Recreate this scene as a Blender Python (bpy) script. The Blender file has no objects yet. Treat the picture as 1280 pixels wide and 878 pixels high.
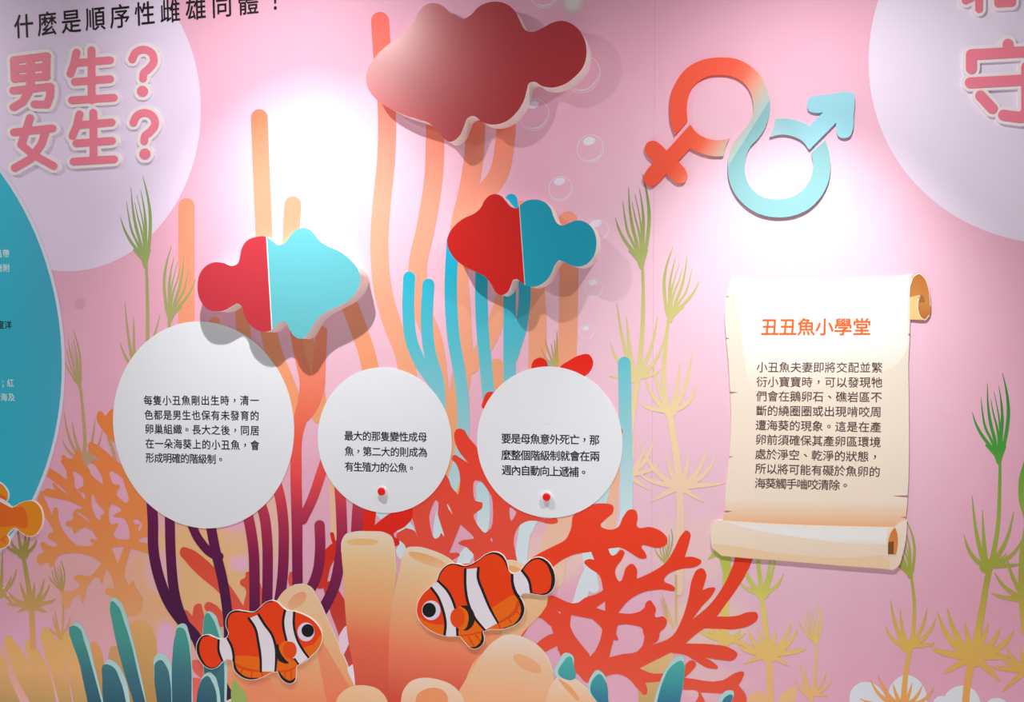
import bpy, math
import numpy as np
from mathutils import Vector
from mathutils.geometry import delaunay_2d_cdt

# ------------------------------------------------------------------ camera, light, exposure
SC = bpy.context.scene
COL = SC.collection
D, EYE = 2.1, 1.45                       # camera distance from the wall, eye height
F, YAW, PITCH, PX, PY = 1259.15, math.radians(14.692), math.radians(-4.745), 723.16, 568.32

fw = np.array([-math.sin(YAW)*math.cos(PITCH), math.cos(YAW)*math.cos(PITCH), math.sin(PITCH)])
rt = np.array([math.cos(YAW), math.sin(YAW), 0.0])
up = np.cross(rt, fw)

def W(x, y, d=0.0):
    """the point d metres in front of the wall that stands at (x, y) of the photograph"""
    v = (x-PX)/F*rt - (y-PY)/F*up + fw
    k = (D-d)/v[1]
    return Vector((v[0]*k, -d, EYE + v[2]*k))

def to_px(X, Z, d=0.0):
    p = np.array([X, D-d, Z-EYE])
    c = p @ fw
    return (PX + F*(p @ rt)/c, PY - F*(p @ up)/c)

cam = bpy.data.cameras.new('camera')
cam.sensor_width = 36
cam.lens = F/1280*36
cam.shift_x = -(PX-640)/1280
cam.shift_y = (PY-439)/1280
cam.clip_start = 0.01
camo = bpy.data.objects.new('camera', cam)
COL.objects.link(camo)
camo.location = (0, -D, EYE)
camo.rotation_euler = (math.pi/2+PITCH, 0, YAW)
SC.camera = camo

SC.view_settings.view_transform = 'Standard'
SC.view_settings.look = 'None'
SC.view_settings.gamma = 1
SC.view_settings.use_curve_mapping = False
SC.view_settings.exposure = 0.0

wd = bpy.data.worlds.new('room_light')
SC.world = wd
wd.use_nodes = True
wd.node_tree.nodes['Background'].inputs[0].default_value = (1.0, 0.985, 0.98, 1)
wd.node_tree.nodes['Background'].inputs[1].default_value = 0.26

TRACK = 0.457                            # the lamp track runs this far in front of the wall

def spot(x, y, aim, watts, size, blend=1.0, out=TRACK):
    l = bpy.data.lights.new('track_spot', 'SPOT')
    l.energy = watts
    l.spot_size = math.radians(size)
    l.spot_blend = blend
    l.shadow_soft_size = 0.012
    l.color = (1.0, 0.977, 0.957)
    o = bpy.data.objects.new('track_spot', l)
    COL.objects.link(o)
    p = W(x, y); o.location = (p.x, -out, p.z)
    t = W(*aim)
    o.rotation_euler = (t - o.location).to_track_quat('-Z', 'Y').to_euler()

def track_lamp(x, y, aim, beam, size, spill_aim, spill):
    """a reflector lamp: a bright beam and a wide weak spill from the same head"""
    spot(x, y, aim, beam, size)
    spot(x, y, spill_aim, spill, 165)

def floor_spot(x, y, watts):
    """unseen lamp added over the floor; the pale floor throws its light up at the wall"""
    l = bpy.data.lights.new('added_floor_spot', 'SPOT')
    l.energy = watts; l.spot_size = math.radians(80); l.spot_blend = 0.6; l.shadow_soft_size = 0.06
    o = bpy.data.objects.new('added_floor_spot', l)
    COL.objects.link(o)
    o.location = (x, y, 2.9)

for _x in (-2.3, -1.1, 0.1):
    floor_spot(_x, -1.55, 180)  # added, not a known fixture: floor bounce brightens the lower wall

track_lamp(372, -70, (405, 690), 44, 85, (372, 900), 15)
track_lamp(1010, -70, (978, 710), 46, 70, (1010, 900), 14)
track_lamp(-266, -70, (-130, 180), 14, 90, (-266, 400), 5)

# a lamp on the next track, farther out in the room, turned to the title and the topmost fish
spot(153, -115, (330, 60), 19, 50, 1.0, 1.2)

# ------------------------------------------------------------------ helpers
def lin(c, k=0.68, top=0.92):
    o = []
    for v in c[:3]:
        v /= 255.0
        v = v/12.92 if v <= 0.04045 else ((v+0.055)/1.055)**2.4
        o.append(v/k)
    f = min(1.0, top/max(o))               # nothing printed is brighter than white paper
    return (*(v*f for v in o), 1.0)

MATS = {}

def new_mat(name, rough=0.6, spec=0.25):
    m = bpy.data.materials.new(name)
    m.use_nodes = True
    b = m.node_tree.nodes['Principled BSDF']
    b.inputs['Roughness'].default_value = rough
    b.inputs['Specular IOR Level'].default_value = spec
    return m, b

def flat_mat(col, rough=0.6, spec=0.25):
    key = (tuple(col), rough, spec)
    if key not in MATS:
        m, b = new_mat('print_%d_%d_%d' % tuple(col[:3]), rough, spec)
        b.inputs['Base Color'].default_value = lin(col)
        MATS[key] = m
    return MATS[key]

def grad_mat(p0, p1, stops, origin, d, rough=0.6, spec=0.25):
    """printed colour run from p0 to p1 (stops at 0..1), fixed to the object"""
    a, b_ = W(*p0, d) - origin, W(*p1, d) - origin
    v = b_ - a
    m, b = new_mat('print_gradient', rough, spec)
    nt = m.node_tree
    tc = nt.nodes.new('ShaderNodeTexCoord')
    sub = nt.nodes.new('ShaderNodeVectorMath'); sub.operation = 'SUBTRACT'
    sub.inputs[1].default_value = a
    dot = nt.nodes.new('ShaderNodeVectorMath'); dot.operation = 'DOT_PRODUCT'
    dot.inputs[1].default_value = v/(v.length_squared)
    rp = nt.nodes.new('ShaderNodeValToRGB')
    nt.links.new(tc.outputs['Object'], sub.inputs[0])
    nt.links.new(sub.outputs[0], dot.inputs[0])
    nt.links.new(dot.outputs['Value'], rp.inputs[0])
    nt.links.new(rp.outputs[0], b.inputs['Base Color'])
    el = rp.color_ramp.elements
    while len(el) < len(stops):
        el.new(0.5)
    for e, (t, c) in zip(el, stops):
        e.position = t; e.color = lin(c)
    return m

def vert(*st):
    """paint that runs down the wall: (photo height, colour) pairs"""
    y0, y1 = st[0][0], st[-1][0]
    return ('g', y0, y1, [((y-y0)/(y1-y0), c) for y, c in st])

def smooth(pts, n=5, closed=True, ten=1.0):
    P = [np.array(p[:2], float) for p in pts]
    cor = [len(p) > 2 and p[2] for p in pts]
    N = len(P); out = []
    def tan(i, side):
        a = P[(i-1) % N] if closed or i > 0 else P[i]
        b = P[(i+1) % N] if closed or i < N-1 else P[i]
        if cor[i]:
            t = (b-P[i]) if side > 0 else (P[i]-a)
        else:
            l0, l1 = np.linalg.norm(P[i]-a), np.linalg.norm(b-P[i])
            t = b-a
            if l0 > 1e-6 and l1 > 1e-6:
                t = (P[i]-a)/l0*l1 + (b-P[i])/l1*l0
        l = np.linalg.norm(t)
        return t/l if l > 1e-9 else t
    for i in range(N if closed else N-1):
        j = (i+1) % N
        L = np.linalg.norm(P[j]-P[i])
        if L < 1e-6: continue
        m0, m1 = tan(i, 1)*L*ten, tan(j, -1)*L*ten
        k = 1 if (cor[i] and cor[j]) else n
        for s in range(k):
            t = s/k
            out.append((2*t**3-3*t*t+1)*P[i] + (t**3-2*t*t+t)*m0 + (-2*t**3+3*t*t)*P[j] + (t**3-t*t)*m1)
    if not closed: out.append(P[-1])
    return np.array(out)

def stroke(pts, w=None, c0='r', c1='r', n=6):
    """a ribbon along pts; every point is (x, y) or (x, y, width)"""
    ws = [p[2] if len(p) > 2 else w for p in pts]
    C = smooth([p[:2] for p in pts], n, False)
    wi = np.interp(np.linspace(0, len(pts)-1, len(C)), range(len(pts)), ws)/2
    T = np.gradient(C, axis=0)
    T /= np.maximum(np.linalg.norm(T, axis=1)[:, None], 1e-9)
    N = np.c_[-T[:, 1], T[:, 0]]
    Lf, Rg = C+N*wi[:, None], C-N*wi[:, None]
    def cap(c, t, nn, r):
        return [c + r*(math.cos(a)*nn + math.sin(a)*t) for a in np.linspace(0, math.pi, 9)[1:-1]]
    out = list(Lf)
    if c1 == 'r': out += cap(C[-1], T[-1], N[-1], wi[-1])
    out += list(Rg[::-1])
    if c0 == 'r': out += cap(C[0], -T[0], -N[0], wi[0])
    return np.array(out)

def ell(cx, cy, rx, ry, rot=0, n=40):
    a = np.linspace(0, 2*math.pi, n, endpoint=False)
    c, s = math.cos(math.radians(rot)), math.sin(math.radians(rot))
    return np.c_[cx+rx*np.cos(a)*c-ry*np.sin(a)*s, cy+rx*np.cos(a)*s+ry*np.sin(a)*c]

def circle(cx, cy, ry, d=0.0, n=72):
    """a true circle on the wall: photo centre and photo half-height"""
    c = W(cx, cy, d); r = abs(W(cx, cy-ry, d).z - W(cx, cy+ry, d).z)/2
    return np.array([to_px(c.x+r*math.cos(a), c.z+r*math.sin(a), d) for a in np.linspace(0, 2*math.pi, n, endpoint=False)])

def fit_circle(pts, grow=0.0, n=120):
    q = [W(*p) for p in pts]
    A = np.array([[2*p.x, 2*p.z, 1] for p in q]); b = np.array([p.x**2+p.z**2 for p in q])
    s = np.linalg.lstsq(A, b, rcond=None)[0]
    r = math.sqrt(s[2]+s[0]**2+s[1]**2) + grow
    return np.array([to_px(s[0]+r*math.cos(a), s[1]+r*math.sin(a)) for a in np.linspace(0, 2*math.pi, n, endpoint=False)])

def Z(ox, oy, s, pts):
    return [(ox+p[0]*s, oy+p[1]*s, *p[2:]) for p in pts]

def winding(poly, q):
    x0, y0 = poly[:, 0], poly[:, 1]
    x1, y1 = np.roll(x0, -1), np.roll(y0, -1)
    qx, qy = q[:, :1], q[:, 1:]
    side = (x1-x0)*(qy-y0) - (qx-x0)*(y1-y0)
    return ((y0 <= qy) & (y1 > qy) & (side > 0)).sum(1) - ((y0 > qy) & (y1 <= qy) & (side < 0)).sum(1)

def region(adds, subs=()):
    """triangles of the union of adds without subs"""
    polys = [np.asarray(p, float)[:, :2] for p in list(adds)+list(subs)]
    vs, es = [], []
    for p in polys:
        o = len(vs)
        vs += [Vector((float(a), float(b))) for a, b in p]
        es += [(o+i, o+(i+1) % len(p)) for i in range(len(p))]
    v, e, f, *_ = delaunay_2d_cdt(vs, es, [], 0, 1e-5)
    V = np.array([(p.x, p.y) for p in v]); T = np.array(f)
    cen = V[T].mean(1)
    ins = np.zeros(len(T), bool)
    for p in polys[:len(adds)]: ins |= winding(p, cen) != 0
    for p in polys[len(adds):]: ins &= winding(p, cen) == 0
    T = T[ins]
    a = V[T]
    area = (a[:, 1, 0]-a[:, 0, 0])*(a[:, 2, 1]-a[:, 0, 1])-(a[:, 2, 0]-a[:, 0, 0])*(a[:, 1, 1]-a[:, 0, 1])
    T = T[np.abs(area) > 1e-7]
    used = np.unique(T); mp = {int(u): i for i, u in enumerate(used)}
    T = [tuple(mp[int(i)] for i in t) for t in T]
    return V[used], T

LAYER = [0.0001]
STEP = 0.000004

def make(name, adds, paint, subs=(), d=None, back=None, parent=None, rough=0.6, spec=0.25, mat=None):
    """one mesh on the wall. d: distance of its face from the wall; back: where its sides end (None: a printed sheet)"""
    if d is None:
        LAYER[0] += STEP; d = LAYER[0]
    V, T = region(adds, subs)
    P = [W(x, y, d) for x, y in V]
    org = Vector((sum(p.x for p in P)/len(P), 0, min(p.z for p in P)))
    vs = [p-org for p in P]; fs = []
    for t in T:
        a, b, c = (vs[i] for i in t)
        n = (b-a).cross(c-a)
        fs.append(t if n.y < 0 else t[::-1])
    if back is not None:
        cnt = {}
        for t in fs:
            for i in range(3):
                cnt[(t[i], t[(i+1) % 3])] = 1
        N = len(vs); bk = {}
        edges = [e for e in cnt if (e[1], e[0]) not in cnt]
        vs = vs + [Vector((v.x, -back, v.z)) for v in vs]
        fs = fs + [(e[1], e[0], e[0]+N, e[1]+N) for e in edges] + [tuple(i+N for i in t[::-1]) for t in fs]
    me = bpy.data.meshes.new(name)
    me.from_pydata([tuple(v) for v in vs], [], fs)
    me.update()
    o = bpy.data.objects.new(name, me)
    COL.objects.link(o)
    o.location = org
    if parent is not None:
        o.parent = parent
        o.location = org - parent.location
    if mat is None:
        if paint[0] == 'g':
            xc = V[:, 0].mean()
            mat = grad_mat((xc, paint[1]), (xc, paint[2]), paint[3], org, d, rough, spec)
        elif paint[0] == 'd':
            mat = grad_mat(paint[1], paint[2], paint[3], org, d, rough, spec)
        else:
            mat = flat_mat(paint, rough, spec)
    me.materials.append(mat)
    o['d'] = d
    return o

def tag(o, label, cat, group=None):
    o['label'] = label; o['category'] = cat
    if group: o['group'] = group
    return o

def thing(name, at, label, cat, group=None):
    o = bpy.data.objects.new(name, None)
    o.empty_display_size = 0.05
    COL.objects.link(o)
    p = W(*at); o.location = (p.x, 0, p.z)
    return tag(o, label, cat, group)

# small printed writing ------------------------------------------------------
GLYPH = {}

def glyph(ch):
    key = ch
    if key not in GLYPH:
        cu = bpy.data.curves.new('glyph', 'FONT')
        cu.body = ch; cu.size = 1.0; cu.resolution_u = 2; cu.fill_mode = 'FRONT'; cu.offset = 0.0
        ob = bpy.data.objects.new('glyph', cu)
        COL.objects.link(ob)
        dg = bpy.context.evaluated_depsgraph_get()
        me = bpy.data.meshes.new_from_object(ob.evaluated_get(dg))
        GLYPH[key] = ([(v.co.x, v.co.y) for v in me.vertices], [tuple(p.vertices) for p in me.polygons])
        bpy.data.meshes.remove(me)
        bpy.data.objects.remove(ob); bpy.data.curves.remove(cu)
    return GLYPH[key]

def em():
    v, _ = glyph('國')
    x = [p[0] for p in v]; y = [p[1] for p in v]
    return (max(x)-min(x), (min(x)+max(x))/2, (min(y)+max(y))/2)

def writing(name, lines, size, col, d, parent=None, bold=0.012):
    """lines: (text, photo centre of first character, photo centre of last); size: photo height of a full character"""
    ew, cx, cy = em()
    vs, fs = [], []
    for txt, a, b in lines:
        A, B = W(*a, d), W(*b, d)
        n = len(txt)
        step = (B-A)/(n-1)
        for i, ch in enumerate(txt):
            c = A + step*i
            px = to_px(c.x, c.z, d)
            s = abs(W(px[0], px[1]-size/2, d).z - W(px[0], px[1]+size/2, d).z)
            sx = min(s, step.length*0.98)/ew*0.93; sy = s/ew*0.93
            gv, gf = glyph(ch)
            if not gv: continue
            gx, gy = cx, cy
            if ch in '，。、！；':
                gx = (min(p[0] for p in gv)+max(p[0] for p in gv))/2
                if ch in '，。、': gy = (min(p[1] for p in gv)+max(p[1] for p in gv))/2
            ux = step.normalized()
            for q, (bx, by) in enumerate(((-bold, 0), (bold, 0), (0, bold), (0, -bold)) if bold else ((0, 0),)):   # the weight of the stroke
                o = len(vs)
                for x, y in gv:
                    p = c + ux*((x+bx-gx)*sx)
                    vs.append(Vector((p.x, -d-q*2e-6, p.z + (y+by-gy)*sy)))
                fs += [tuple(k+o for k in f) for f in gf]
    org = Vector((sum(v.x for v in vs)/len(vs), 0, min(v.z for v in vs)))
    me = bpy.data.meshes.new(name)
    F2 = []
    for f in fs:
        a, b, c = (vs[i] for i in f[:3])
        F2.append(f if (b-a).cross(c-a).y < 0 else f[::-1])
    me.from_pydata([tuple(v-org) for v in vs], [], F2)
    me.update()
    o = bpy.data.objects.new(name, me); COL.objects.link(o)
    o.location = org
    if parent is not None:
        o.parent = parent; o.location = org - parent.location
    me.materials.append(flat_mat(col, 0.6))
    return o

# ------------------------------------------------------------------ the room: printed wall and floor
def wall_material(org):
    m, b = new_mat('printed_pink_wall', 0.62, 0.2)
    nt = m.node_tree; N = nt.nodes; L = nt.links
    tc = N.new('ShaderNodeTexCoord')
    def noise(scale, detail=3, rough=0.5):
        n = N.new('ShaderNodeTexNoise'); n.inputs['Scale'].default_value = scale
        n.inputs['Detail'].default_value = detail; n.inputs['Roughness'].default_value = rough
        L.new(tc.outputs['Object'], n.inputs['Vector']); return n
    def mix(fac, a, c):
        x = N.new('ShaderNodeMix'); x.data_type = 'RGBA'
        if isinstance(fac, float): x.inputs[0].default_value = fac
        else: L.new(fac, x.inputs[0])
        L.new(a, x.inputs[6])
        if isinstance(c, tuple): x.inputs[7].default_value = c
        else: L.new(c, x.inputs[7])
        return x.outputs[2]
    base = N.new('ShaderNodeRGB'); base.outputs[0].default_value = lin((202, 148, 168))
    n1 = noise(1.6)
    mr = N.new('ShaderNodeMapRange'); mr.inputs[1].default_value = 0.4; mr.inputs[2].default_value = 0.65
    L.new(n1.outputs[0], mr.inputs[0])
    ml = N.new('ShaderNodeMath'); ml.operation = 'MULTIPLY'; ml.inputs[1].default_value = 0.35
    L.new(mr.outputs[0], ml.inputs[0])
    col = mix(ml.outputs[0], base.outputs[0], lin((206, 162, 184)))
    wob = noise(14, 4, 0.6)
    def blob(col, px, py, rx, ry, c, k):
        """one soft wash of colour"""
        p = W(px, py) - org
        sx = (W(px+rx, py)-W(px-rx, py)).x/2; sz = (W(px, py-ry)-W(px, py+ry)).z/2
        sub = N.new('ShaderNodeVectorMath'); sub.operation = 'SUBTRACT'; sub.inputs[1].default_value = p
        L.new(tc.outputs['Object'], sub.inputs[0])
        mul = N.new('ShaderNodeVectorMath'); mul.operation = 'MULTIPLY'; mul.inputs[1].default_value = (1/sx, 0, 1/sz)
        L.new(sub.outputs[0], mul.inputs[0])
        ln = N.new('ShaderNodeVectorMath'); ln.operation = 'LENGTH'; L.new(mul.outputs[0], ln.inputs[0])
        ad = N.new('ShaderNodeMath'); ad.operation = 'ADD'
        L.new(ln.outputs['Value'], ad.inputs[0])
        nn = N.new('ShaderNodeMapRange'); w_ = 0.12 if rx > 150 else 0.45; nn.inputs[3].default_value = -w_; nn.inputs[4].default_value = w_
        L.new(wob.outputs[0], nn.inputs[0]); L.new(nn.outputs[0], ad.inputs[1])
        r = N.new('ShaderNodeMapRange'); r.interpolation_type = 'SMOOTHSTEP'
        r.inputs[1].default_value = 1.15; r.inputs[2].default_value = 0.55; r.inputs[4].default_value = k
        L.new(ad.outputs[0], r.inputs[0])
        return mix(r.outputs[0], col, lin(c))
    peach, sand, pale, lil = (224, 170, 125), (222, 178, 120), (226, 196, 184), (206, 158, 188)
    for a in [(920, 480, 330, 420, (205, 174, 188), 0.7), (450, 330, 180, 260, (205, 170, 184), 0.6), (130, 745, 130, 75, (208, 158, 140), 0.5), (250, 720, 85, 95, sand, 0.9), (175, 735, 50, 55, peach, 0.6), (215, 800, 55, 55, peach, 0.5),  # first two: lamp-lit paleness of the wall put into its colour
              (203, 715, 26, 30, lil, 0.6), (300, 705, 14, 12, lil, 0.8), (285, 655, 24, 10, lil, 0.5), (208, 803, 15, 30, lil, 0.9),
              (45, 800, 40, 40, lil, 0.4), (20, 845, 80, 40, peach, 0.6), (345, 660, 30, 60, (224, 190, 140), 0.5), (690, 700, 50, 45, pale, 0.7),
              (860, 690, 60, 50, pale, 0.5), (880, 780, 60, 45, pale, 0.75), (760, 690, 30, 50, pale, 0.6), (870, 850, 60, 25, pale, 0.5), (800, 760, 30, 30, lil, 0.3),
              (100, 380, 9, 9, (175, 110, 140), 0.35)]:
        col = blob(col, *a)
    # the upright joint between two printed sheets
    sp = N.new('ShaderNodeSeparateXYZ'); L.new(tc.outputs['Object'], sp.inputs[0])
    for sx in (817, -250, 1700):
        xx = (W(sx, 300)-org).x
        s1 = N.new('ShaderNodeMath'); s1.operation = 'SUBTRACT'; s1.inputs[1].default_value = xx; L.new(sp.outputs[0], s1.inputs[0])
        ab = N.new('ShaderNodeMath'); ab.operation = 'ABSOLUTE'; L.new(s1.outputs[0], ab.inputs[0])
        r = N.new('ShaderNodeMapRange'); r.inputs[1].default_value = 0.0010; r.inputs[2].default_value = 0.0004; r.inputs[4].default_value = 0.35
        L.new(ab.outputs[0], r.inputs[0])
        col = mix(r.outputs[0], col, lin((170, 110, 135)))
    L.new(col, b.inputs['Base Color'])
    bp = N.new('ShaderNodeBump'); bp.inputs['Strength'].default_value = 0.05; bp.inputs['Distance'].default_value = 0.002
    nz = noise(60, 2); L.new(nz.outputs[0], bp.inputs['Height']); L.new(bp.outputs[0], b.inputs['Normal'])
    return m

def box(name, lo, hi, mat):
    org = Vector(((lo[0]+hi[0])/2, (lo[1]+hi[1])/2, lo[2]))
    v = [Vector((x, y, z))-org for x in (lo[0], hi[0]) for y in (lo[1], hi[1]) for z in (lo[2], hi[2])]
    f = [(0, 1, 3, 2), (4, 6, 7, 5), (0, 4, 5, 1), (2, 3, 7, 6), (0, 2, 6, 4), (1, 5, 7, 3)]
    me = bpy.data.meshes.new(name); me.from_pydata([tuple(p) for p in v], [], f); me.update()
    o = bpy.data.objects.new(name, me); COL.objects.link(o); o.location = org
    me.materials.append(mat(org) if callable(mat) else mat)
    o['kind'] = 'structure'
    return o

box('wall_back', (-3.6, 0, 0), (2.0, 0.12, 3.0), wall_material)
fm, fb = new_mat('pale_floor', 0.55)
fb.inputs['Base Color'].default_value = (0.6, 0.57, 0.55, 1)
ns = fm.node_tree.nodes.new('ShaderNodeTexNoise'); ns.inputs['Scale'].default_value = 40
rr = fm.node_tree.nodes.new('ShaderNodeValToRGB')
rr.color_ramp.elements[0].color = (0.56, 0.53, 0.51, 1); rr.color_ramp.elements[1].color = (0.64, 0.60, 0.58, 1)
fm.node_tree.links.new(ns.outputs[0], rr.inputs[0]); fm.node_tree.links.new(rr.outputs[0], fb.inputs['Base Color'])
box('floor', (-3.6, -4.5, -0.1), (2.0, 0.12, 0), fm)

A = 320/1277; B = 160/1277; C_ = 200/1272

# ------------------------------------------------------------------ big printed circles
tag(make('lilac_circle', [fit_circle([(224.3, 27.6), (251.3, 125.3), (236, 220), (189, 294), (164, 315), (88, 339), (65, 338)])], (202, 186, 208)),
    'large pale lilac circle printed behind the raised pink question letters', 'printed circle')
tag(make('lilac_circle', [fit_circle([(1097.8, 0), (1085.3, 75), (1088.5, 118), (1104, 163), (1136, 220), (1178, 261), (1210.6, 280), (1280, 301.5)])], (210, 198, 216)),
    'large pale lilac circle printed to the right of the blue arrow, cut by the frame', 'printed circle')

# ------------------------------------------------------------------ bubbles
def bubble(x, y, r, hl, hr, label):
    o = make('bubble', [circle(x, y, r)], (236, 222, 236), [circle(x, y, r-0.75)])
    tag(o, label, 'bubble', 'printed bubbles rising beside the fish')
    if hl: make('highlight', [ell(hl[0], hl[1], hr, hr*0.68, -12)], (232, 226, 240), parent=o)
    c = circle(x-r*0.03, y-r*0.10, r*0.92)
    make('lower_glint', [circle(x, y, r*0.88)], (236, 222, 236), [c], parent=o)

bubble(681, -10, 20, None, 0, 'bubble cut by the top edge above the dark red fish')
bubble(727.7, 92.7, 23.8, None, 0, 'largest bubble, half hidden by the tail of the dark red fish')
bubble(667.6, 143.6, 20, (666, 131), 7.5, 'bubble tucked under the lower right of the dark red fish')
bubble(737.7, 186, 17.6, (736.5, 176.4), 7.6, 'bubble alone below the dark red fish tail')
bubble(700.6, 236, 15.7, (699.4, 227), 7, 'bubble just above the tail of the red and teal fish')
bubble(747.8, 288, 13.6, (745, 279.5), 7, 'bubble half hidden by the tail of the red and teal fish')
bubble(742.2, 360.4, 12.2, (741.2, 353.3), 5.3, 'bubble just under the tail of the red and teal fish')
bubble(733.2, 415.5, 9.3, (732.2, 410.5), 4.2, 'smallest whole bubble, above the disc with the two-week text')
bubble(4, 739, 9, (4.8, 736.5), 3, 'tiny bubble at the left edge below the yellow fish')

def soft_spot(x, y, r, col, label):
    o = make('glow_spot', [circle(x, y, r)], col)
    m, b = new_mat('soft_print', 0.6)
    nt = m.node_tree
    b.inputs['Base Color'].default_value = lin(col)
    tc = nt.nodes.new('ShaderNodeTexCoord')
    c = W(x, y) - o.location
    R = abs(W(x, y-r).z - W(x, y+r).z)/2
    sub = nt.nodes.new('ShaderNodeVectorMath'); sub.operation = 'DISTANCE'; sub.inputs[1].default_value = (c.x, 0, c.z)
    mp = nt.nodes.new('ShaderNodeMapRange'); mp.interpolation_type = 'SMOOTHSTEP'
    mp.inputs[1].default_value = R; mp.inputs[2].default_value = R*0.25; mp.inputs[4].default_value = 0.85
    nt.links.new(tc.outputs['Object'], sub.inputs[0]); nt.links.new(sub.outputs['Value'], mp.inputs[0]); nt.links.new(mp.outputs[0], b.inputs['Alpha'])
    o.data.materials[0] = m
    tag(o, label, 'printed spot')
soft_spot(716, 2, 22, (214, 206, 206), 'blurred white spot printed at the top beside a bubble')

# ------------------------------------------------------------------ sandy tubes at the foot of the picture
SAND = vert((790, (240, 188, 112)), (835, (226, 172, 114)), (878, (172, 138, 86)))
z0 = lambda p: Z(0, 768, B, p)
def sandy(pts, label, paint=SAND):
    tag(make('tube_coral', [smooth(pts)], paint), label, 'coral', 'sandy tube corals along the foot of the wall')
sandy(z0([(-30, 380), (10, 400), (90, 640), (200, 880, 1), (-30, 880, 1)]), 'sandy yellow tube at the left edge, lowest of its row')
sandy(z0([(45, 270), (60, 225), (100, 215), (150, 275), (260, 440), (420, 660), (560, 880, 1), (300, 880, 1), (190, 680), (85, 420)]), 'sandy yellow tube with a round tip, second from the left edge')
sandy(z0([(255, 300), (270, 262), (310, 268), (370, 350), (480, 560), (560, 880, 1), (330, 880, 1), (300, 480)]), 'sandy yellow tube between two taller ones near the left edge')
sandy(z0([(415, 170), (440, 135), (490, 150), (560, 270), (650, 520), (720, 880, 1), (590, 880, 1), (530, 640), (450, 400)]), 'tallest sandy yellow tube at the lower left')
sandy(z0([(575, 260), (600, 200), (660, 190), (730, 215), (800, 450), (900, 880, 1), (735, 880, 1), (655, 520)]), 'wide sandy tube behind the leftmost teal blade')
sandy(z0([(895, 330), (915, 280), (945, 272), (990, 320), (1030, 440), (1045, 880, 1), (980, 740), (930, 500)]), 'short sandy tube between the two leftmost teal blades', vert((800, (206, 148, 92)), (878, (160, 126, 78))))
sandy(z0([(1085, 400), (1105, 330), (1150, 318), (1200, 400), (1290, 880, 1), (1150, 880, 1)]), 'sandy stub just left of the tall teal blade', vert((800, (196, 144, 96)), (878, (166, 130, 80))))
sandy(Z(0, 658, A, [(640, 560), (650, 490), (690, 468), (735, 480), (768, 530), (780, 700), (785, 880, 1), (640, 880, 1)]), 'broad sandy column right of the tall teal blade', vert((775, (204, 156, 100)), (878, (160, 126, 72))))
sandy(Z(640, 658, A, [(632, 880, 1), (640, 700), (700, 660), (800, 630), (805, 690), (760, 880, 1)]), 'tan patch of tube behind the lower right teal blade', vert((815, (212, 172, 124)), (878, (176, 148, 96))))
z9 = lambda p: Z(880, 768, B, p)
sandy(z9([(430, 880, 1), (470, 805), (545, 768), (610, 800), (650, 880, 1)]), 'small peach bump at the foot of the wall under the gold fan', (244, 192, 138))
sandy(z9([(735, 880, 1), (790, 785), (865, 735), (912, 740), (922, 800), (905, 880, 1)]), 'peach leaning tip at the foot of the wall right of the gold fan', (244, 196, 142))

# ------------------------------------------------------------------ white pebbles
zw = lambda p: Z(960, 658, A, p)
for pts, lab in (([(405, 890, 1), (415, 820), (470, 778), (530, 788), (580, 840), (595, 890, 1)], 'white pebble left of the stem with the gold fan'),
                 ([(597, 890, 1), (615, 790), (690, 742), (755, 772), (790, 840), (792, 890, 1)], 'tallest white pebble, behind the gold stem'),
                 ([(820, 890, 1), (835, 860), (875, 848), (905, 890, 1)], 'smallest white pebble between its bigger neighbours'),
                 ([(870, 890, 1), (890, 835), (940, 800), (985, 797), (1035, 825), (1065, 890, 1)], 'white pebble behind the tallest stem at the right'),
                 ([(1085, 890, 1), (1110, 864), (1160, 860), (1205, 890, 1)], 'white pebble nearest the lower right corner')):
    tag(make('pebble', [smooth(zw(pts))], (216, 220, 228)), lab, 'pebble', 'white pebbles at the foot of the wall')

# ------------------------------------------------------------------ orange tube corals
ORG = vert((0, (214, 92, 82)), (130, (216, 108, 92)), (250, (222, 144, 120)), (400, (228, 156, 126)), (520, (236, 166, 120)), (700, (236, 180, 136)))  # coral to peach print; middle stops also carry the lamp's bleaching as colour
ORL = vert((130, (220, 104, 72)), (230, (226, 138, 110)), (330, (226, 144, 116)), (480, (236, 156, 112)), (700, (236, 180, 130)))  # same print, paled mid-height where the beam bleaches it
def tube(strokes, label, paint=ORG, name='tube_coral', group='orange tube corals on the wall'):
    return tag(make(name, strokes, paint), label, 'coral', group)

tube([stroke([(233, 258), (233, 330), (233, 420), (233, 480)], 20.5)], 'straight orange tube coral right of the green reed, rising above the largest disc', ORL)
tube([stroke([(324, 147), (326, 200), (330, 300), (331, 380), (342, 440), (362, 490), (372, 520)], 21)], 'tallest orange tube coral on the left, above the red and aqua fish', ORL)
tube([stroke([(366, 256), (364, 290), (366, 360), (380, 420), (392, 470), (400, 520)], 21)], 'short orange tube coral with its tip just above the aqua fish fin', ORL)
tube([stroke([(268, 403), (269, 440), (275, 480)], 14)], 'stub of orange coral just under the tail of the red and aqua fish', ORL)
tube([stroke([(303, 370), (303, 400), (308, 440), (318, 480)], 17)], 'orange coral strand in the shade below the red half of the left fish', ORL)
tube([stroke([(432, 370), (446, 405), (458, 440), (470, 500)], 21)], 'orange coral strand beside the nose of the red and aqua fish', ORL)
tube([stroke([(475, 26), (478, 72), (483, 128), (482.5, 200), (477, 255), (474, 310), (479, 365), (492, 410), (504, 440), (512, 480), (520, 520)], 22.5)], 'long orange coral strand passing behind the pale nose of the dark red fish')
tube([stroke([(545, 120), (544, 160), (542, 220), (531, 290), (522, 333), (527, 385), (541, 425), (548, 470), (549, 520)], 23)], 'orange coral strand behind the two short blue tips')
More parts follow.
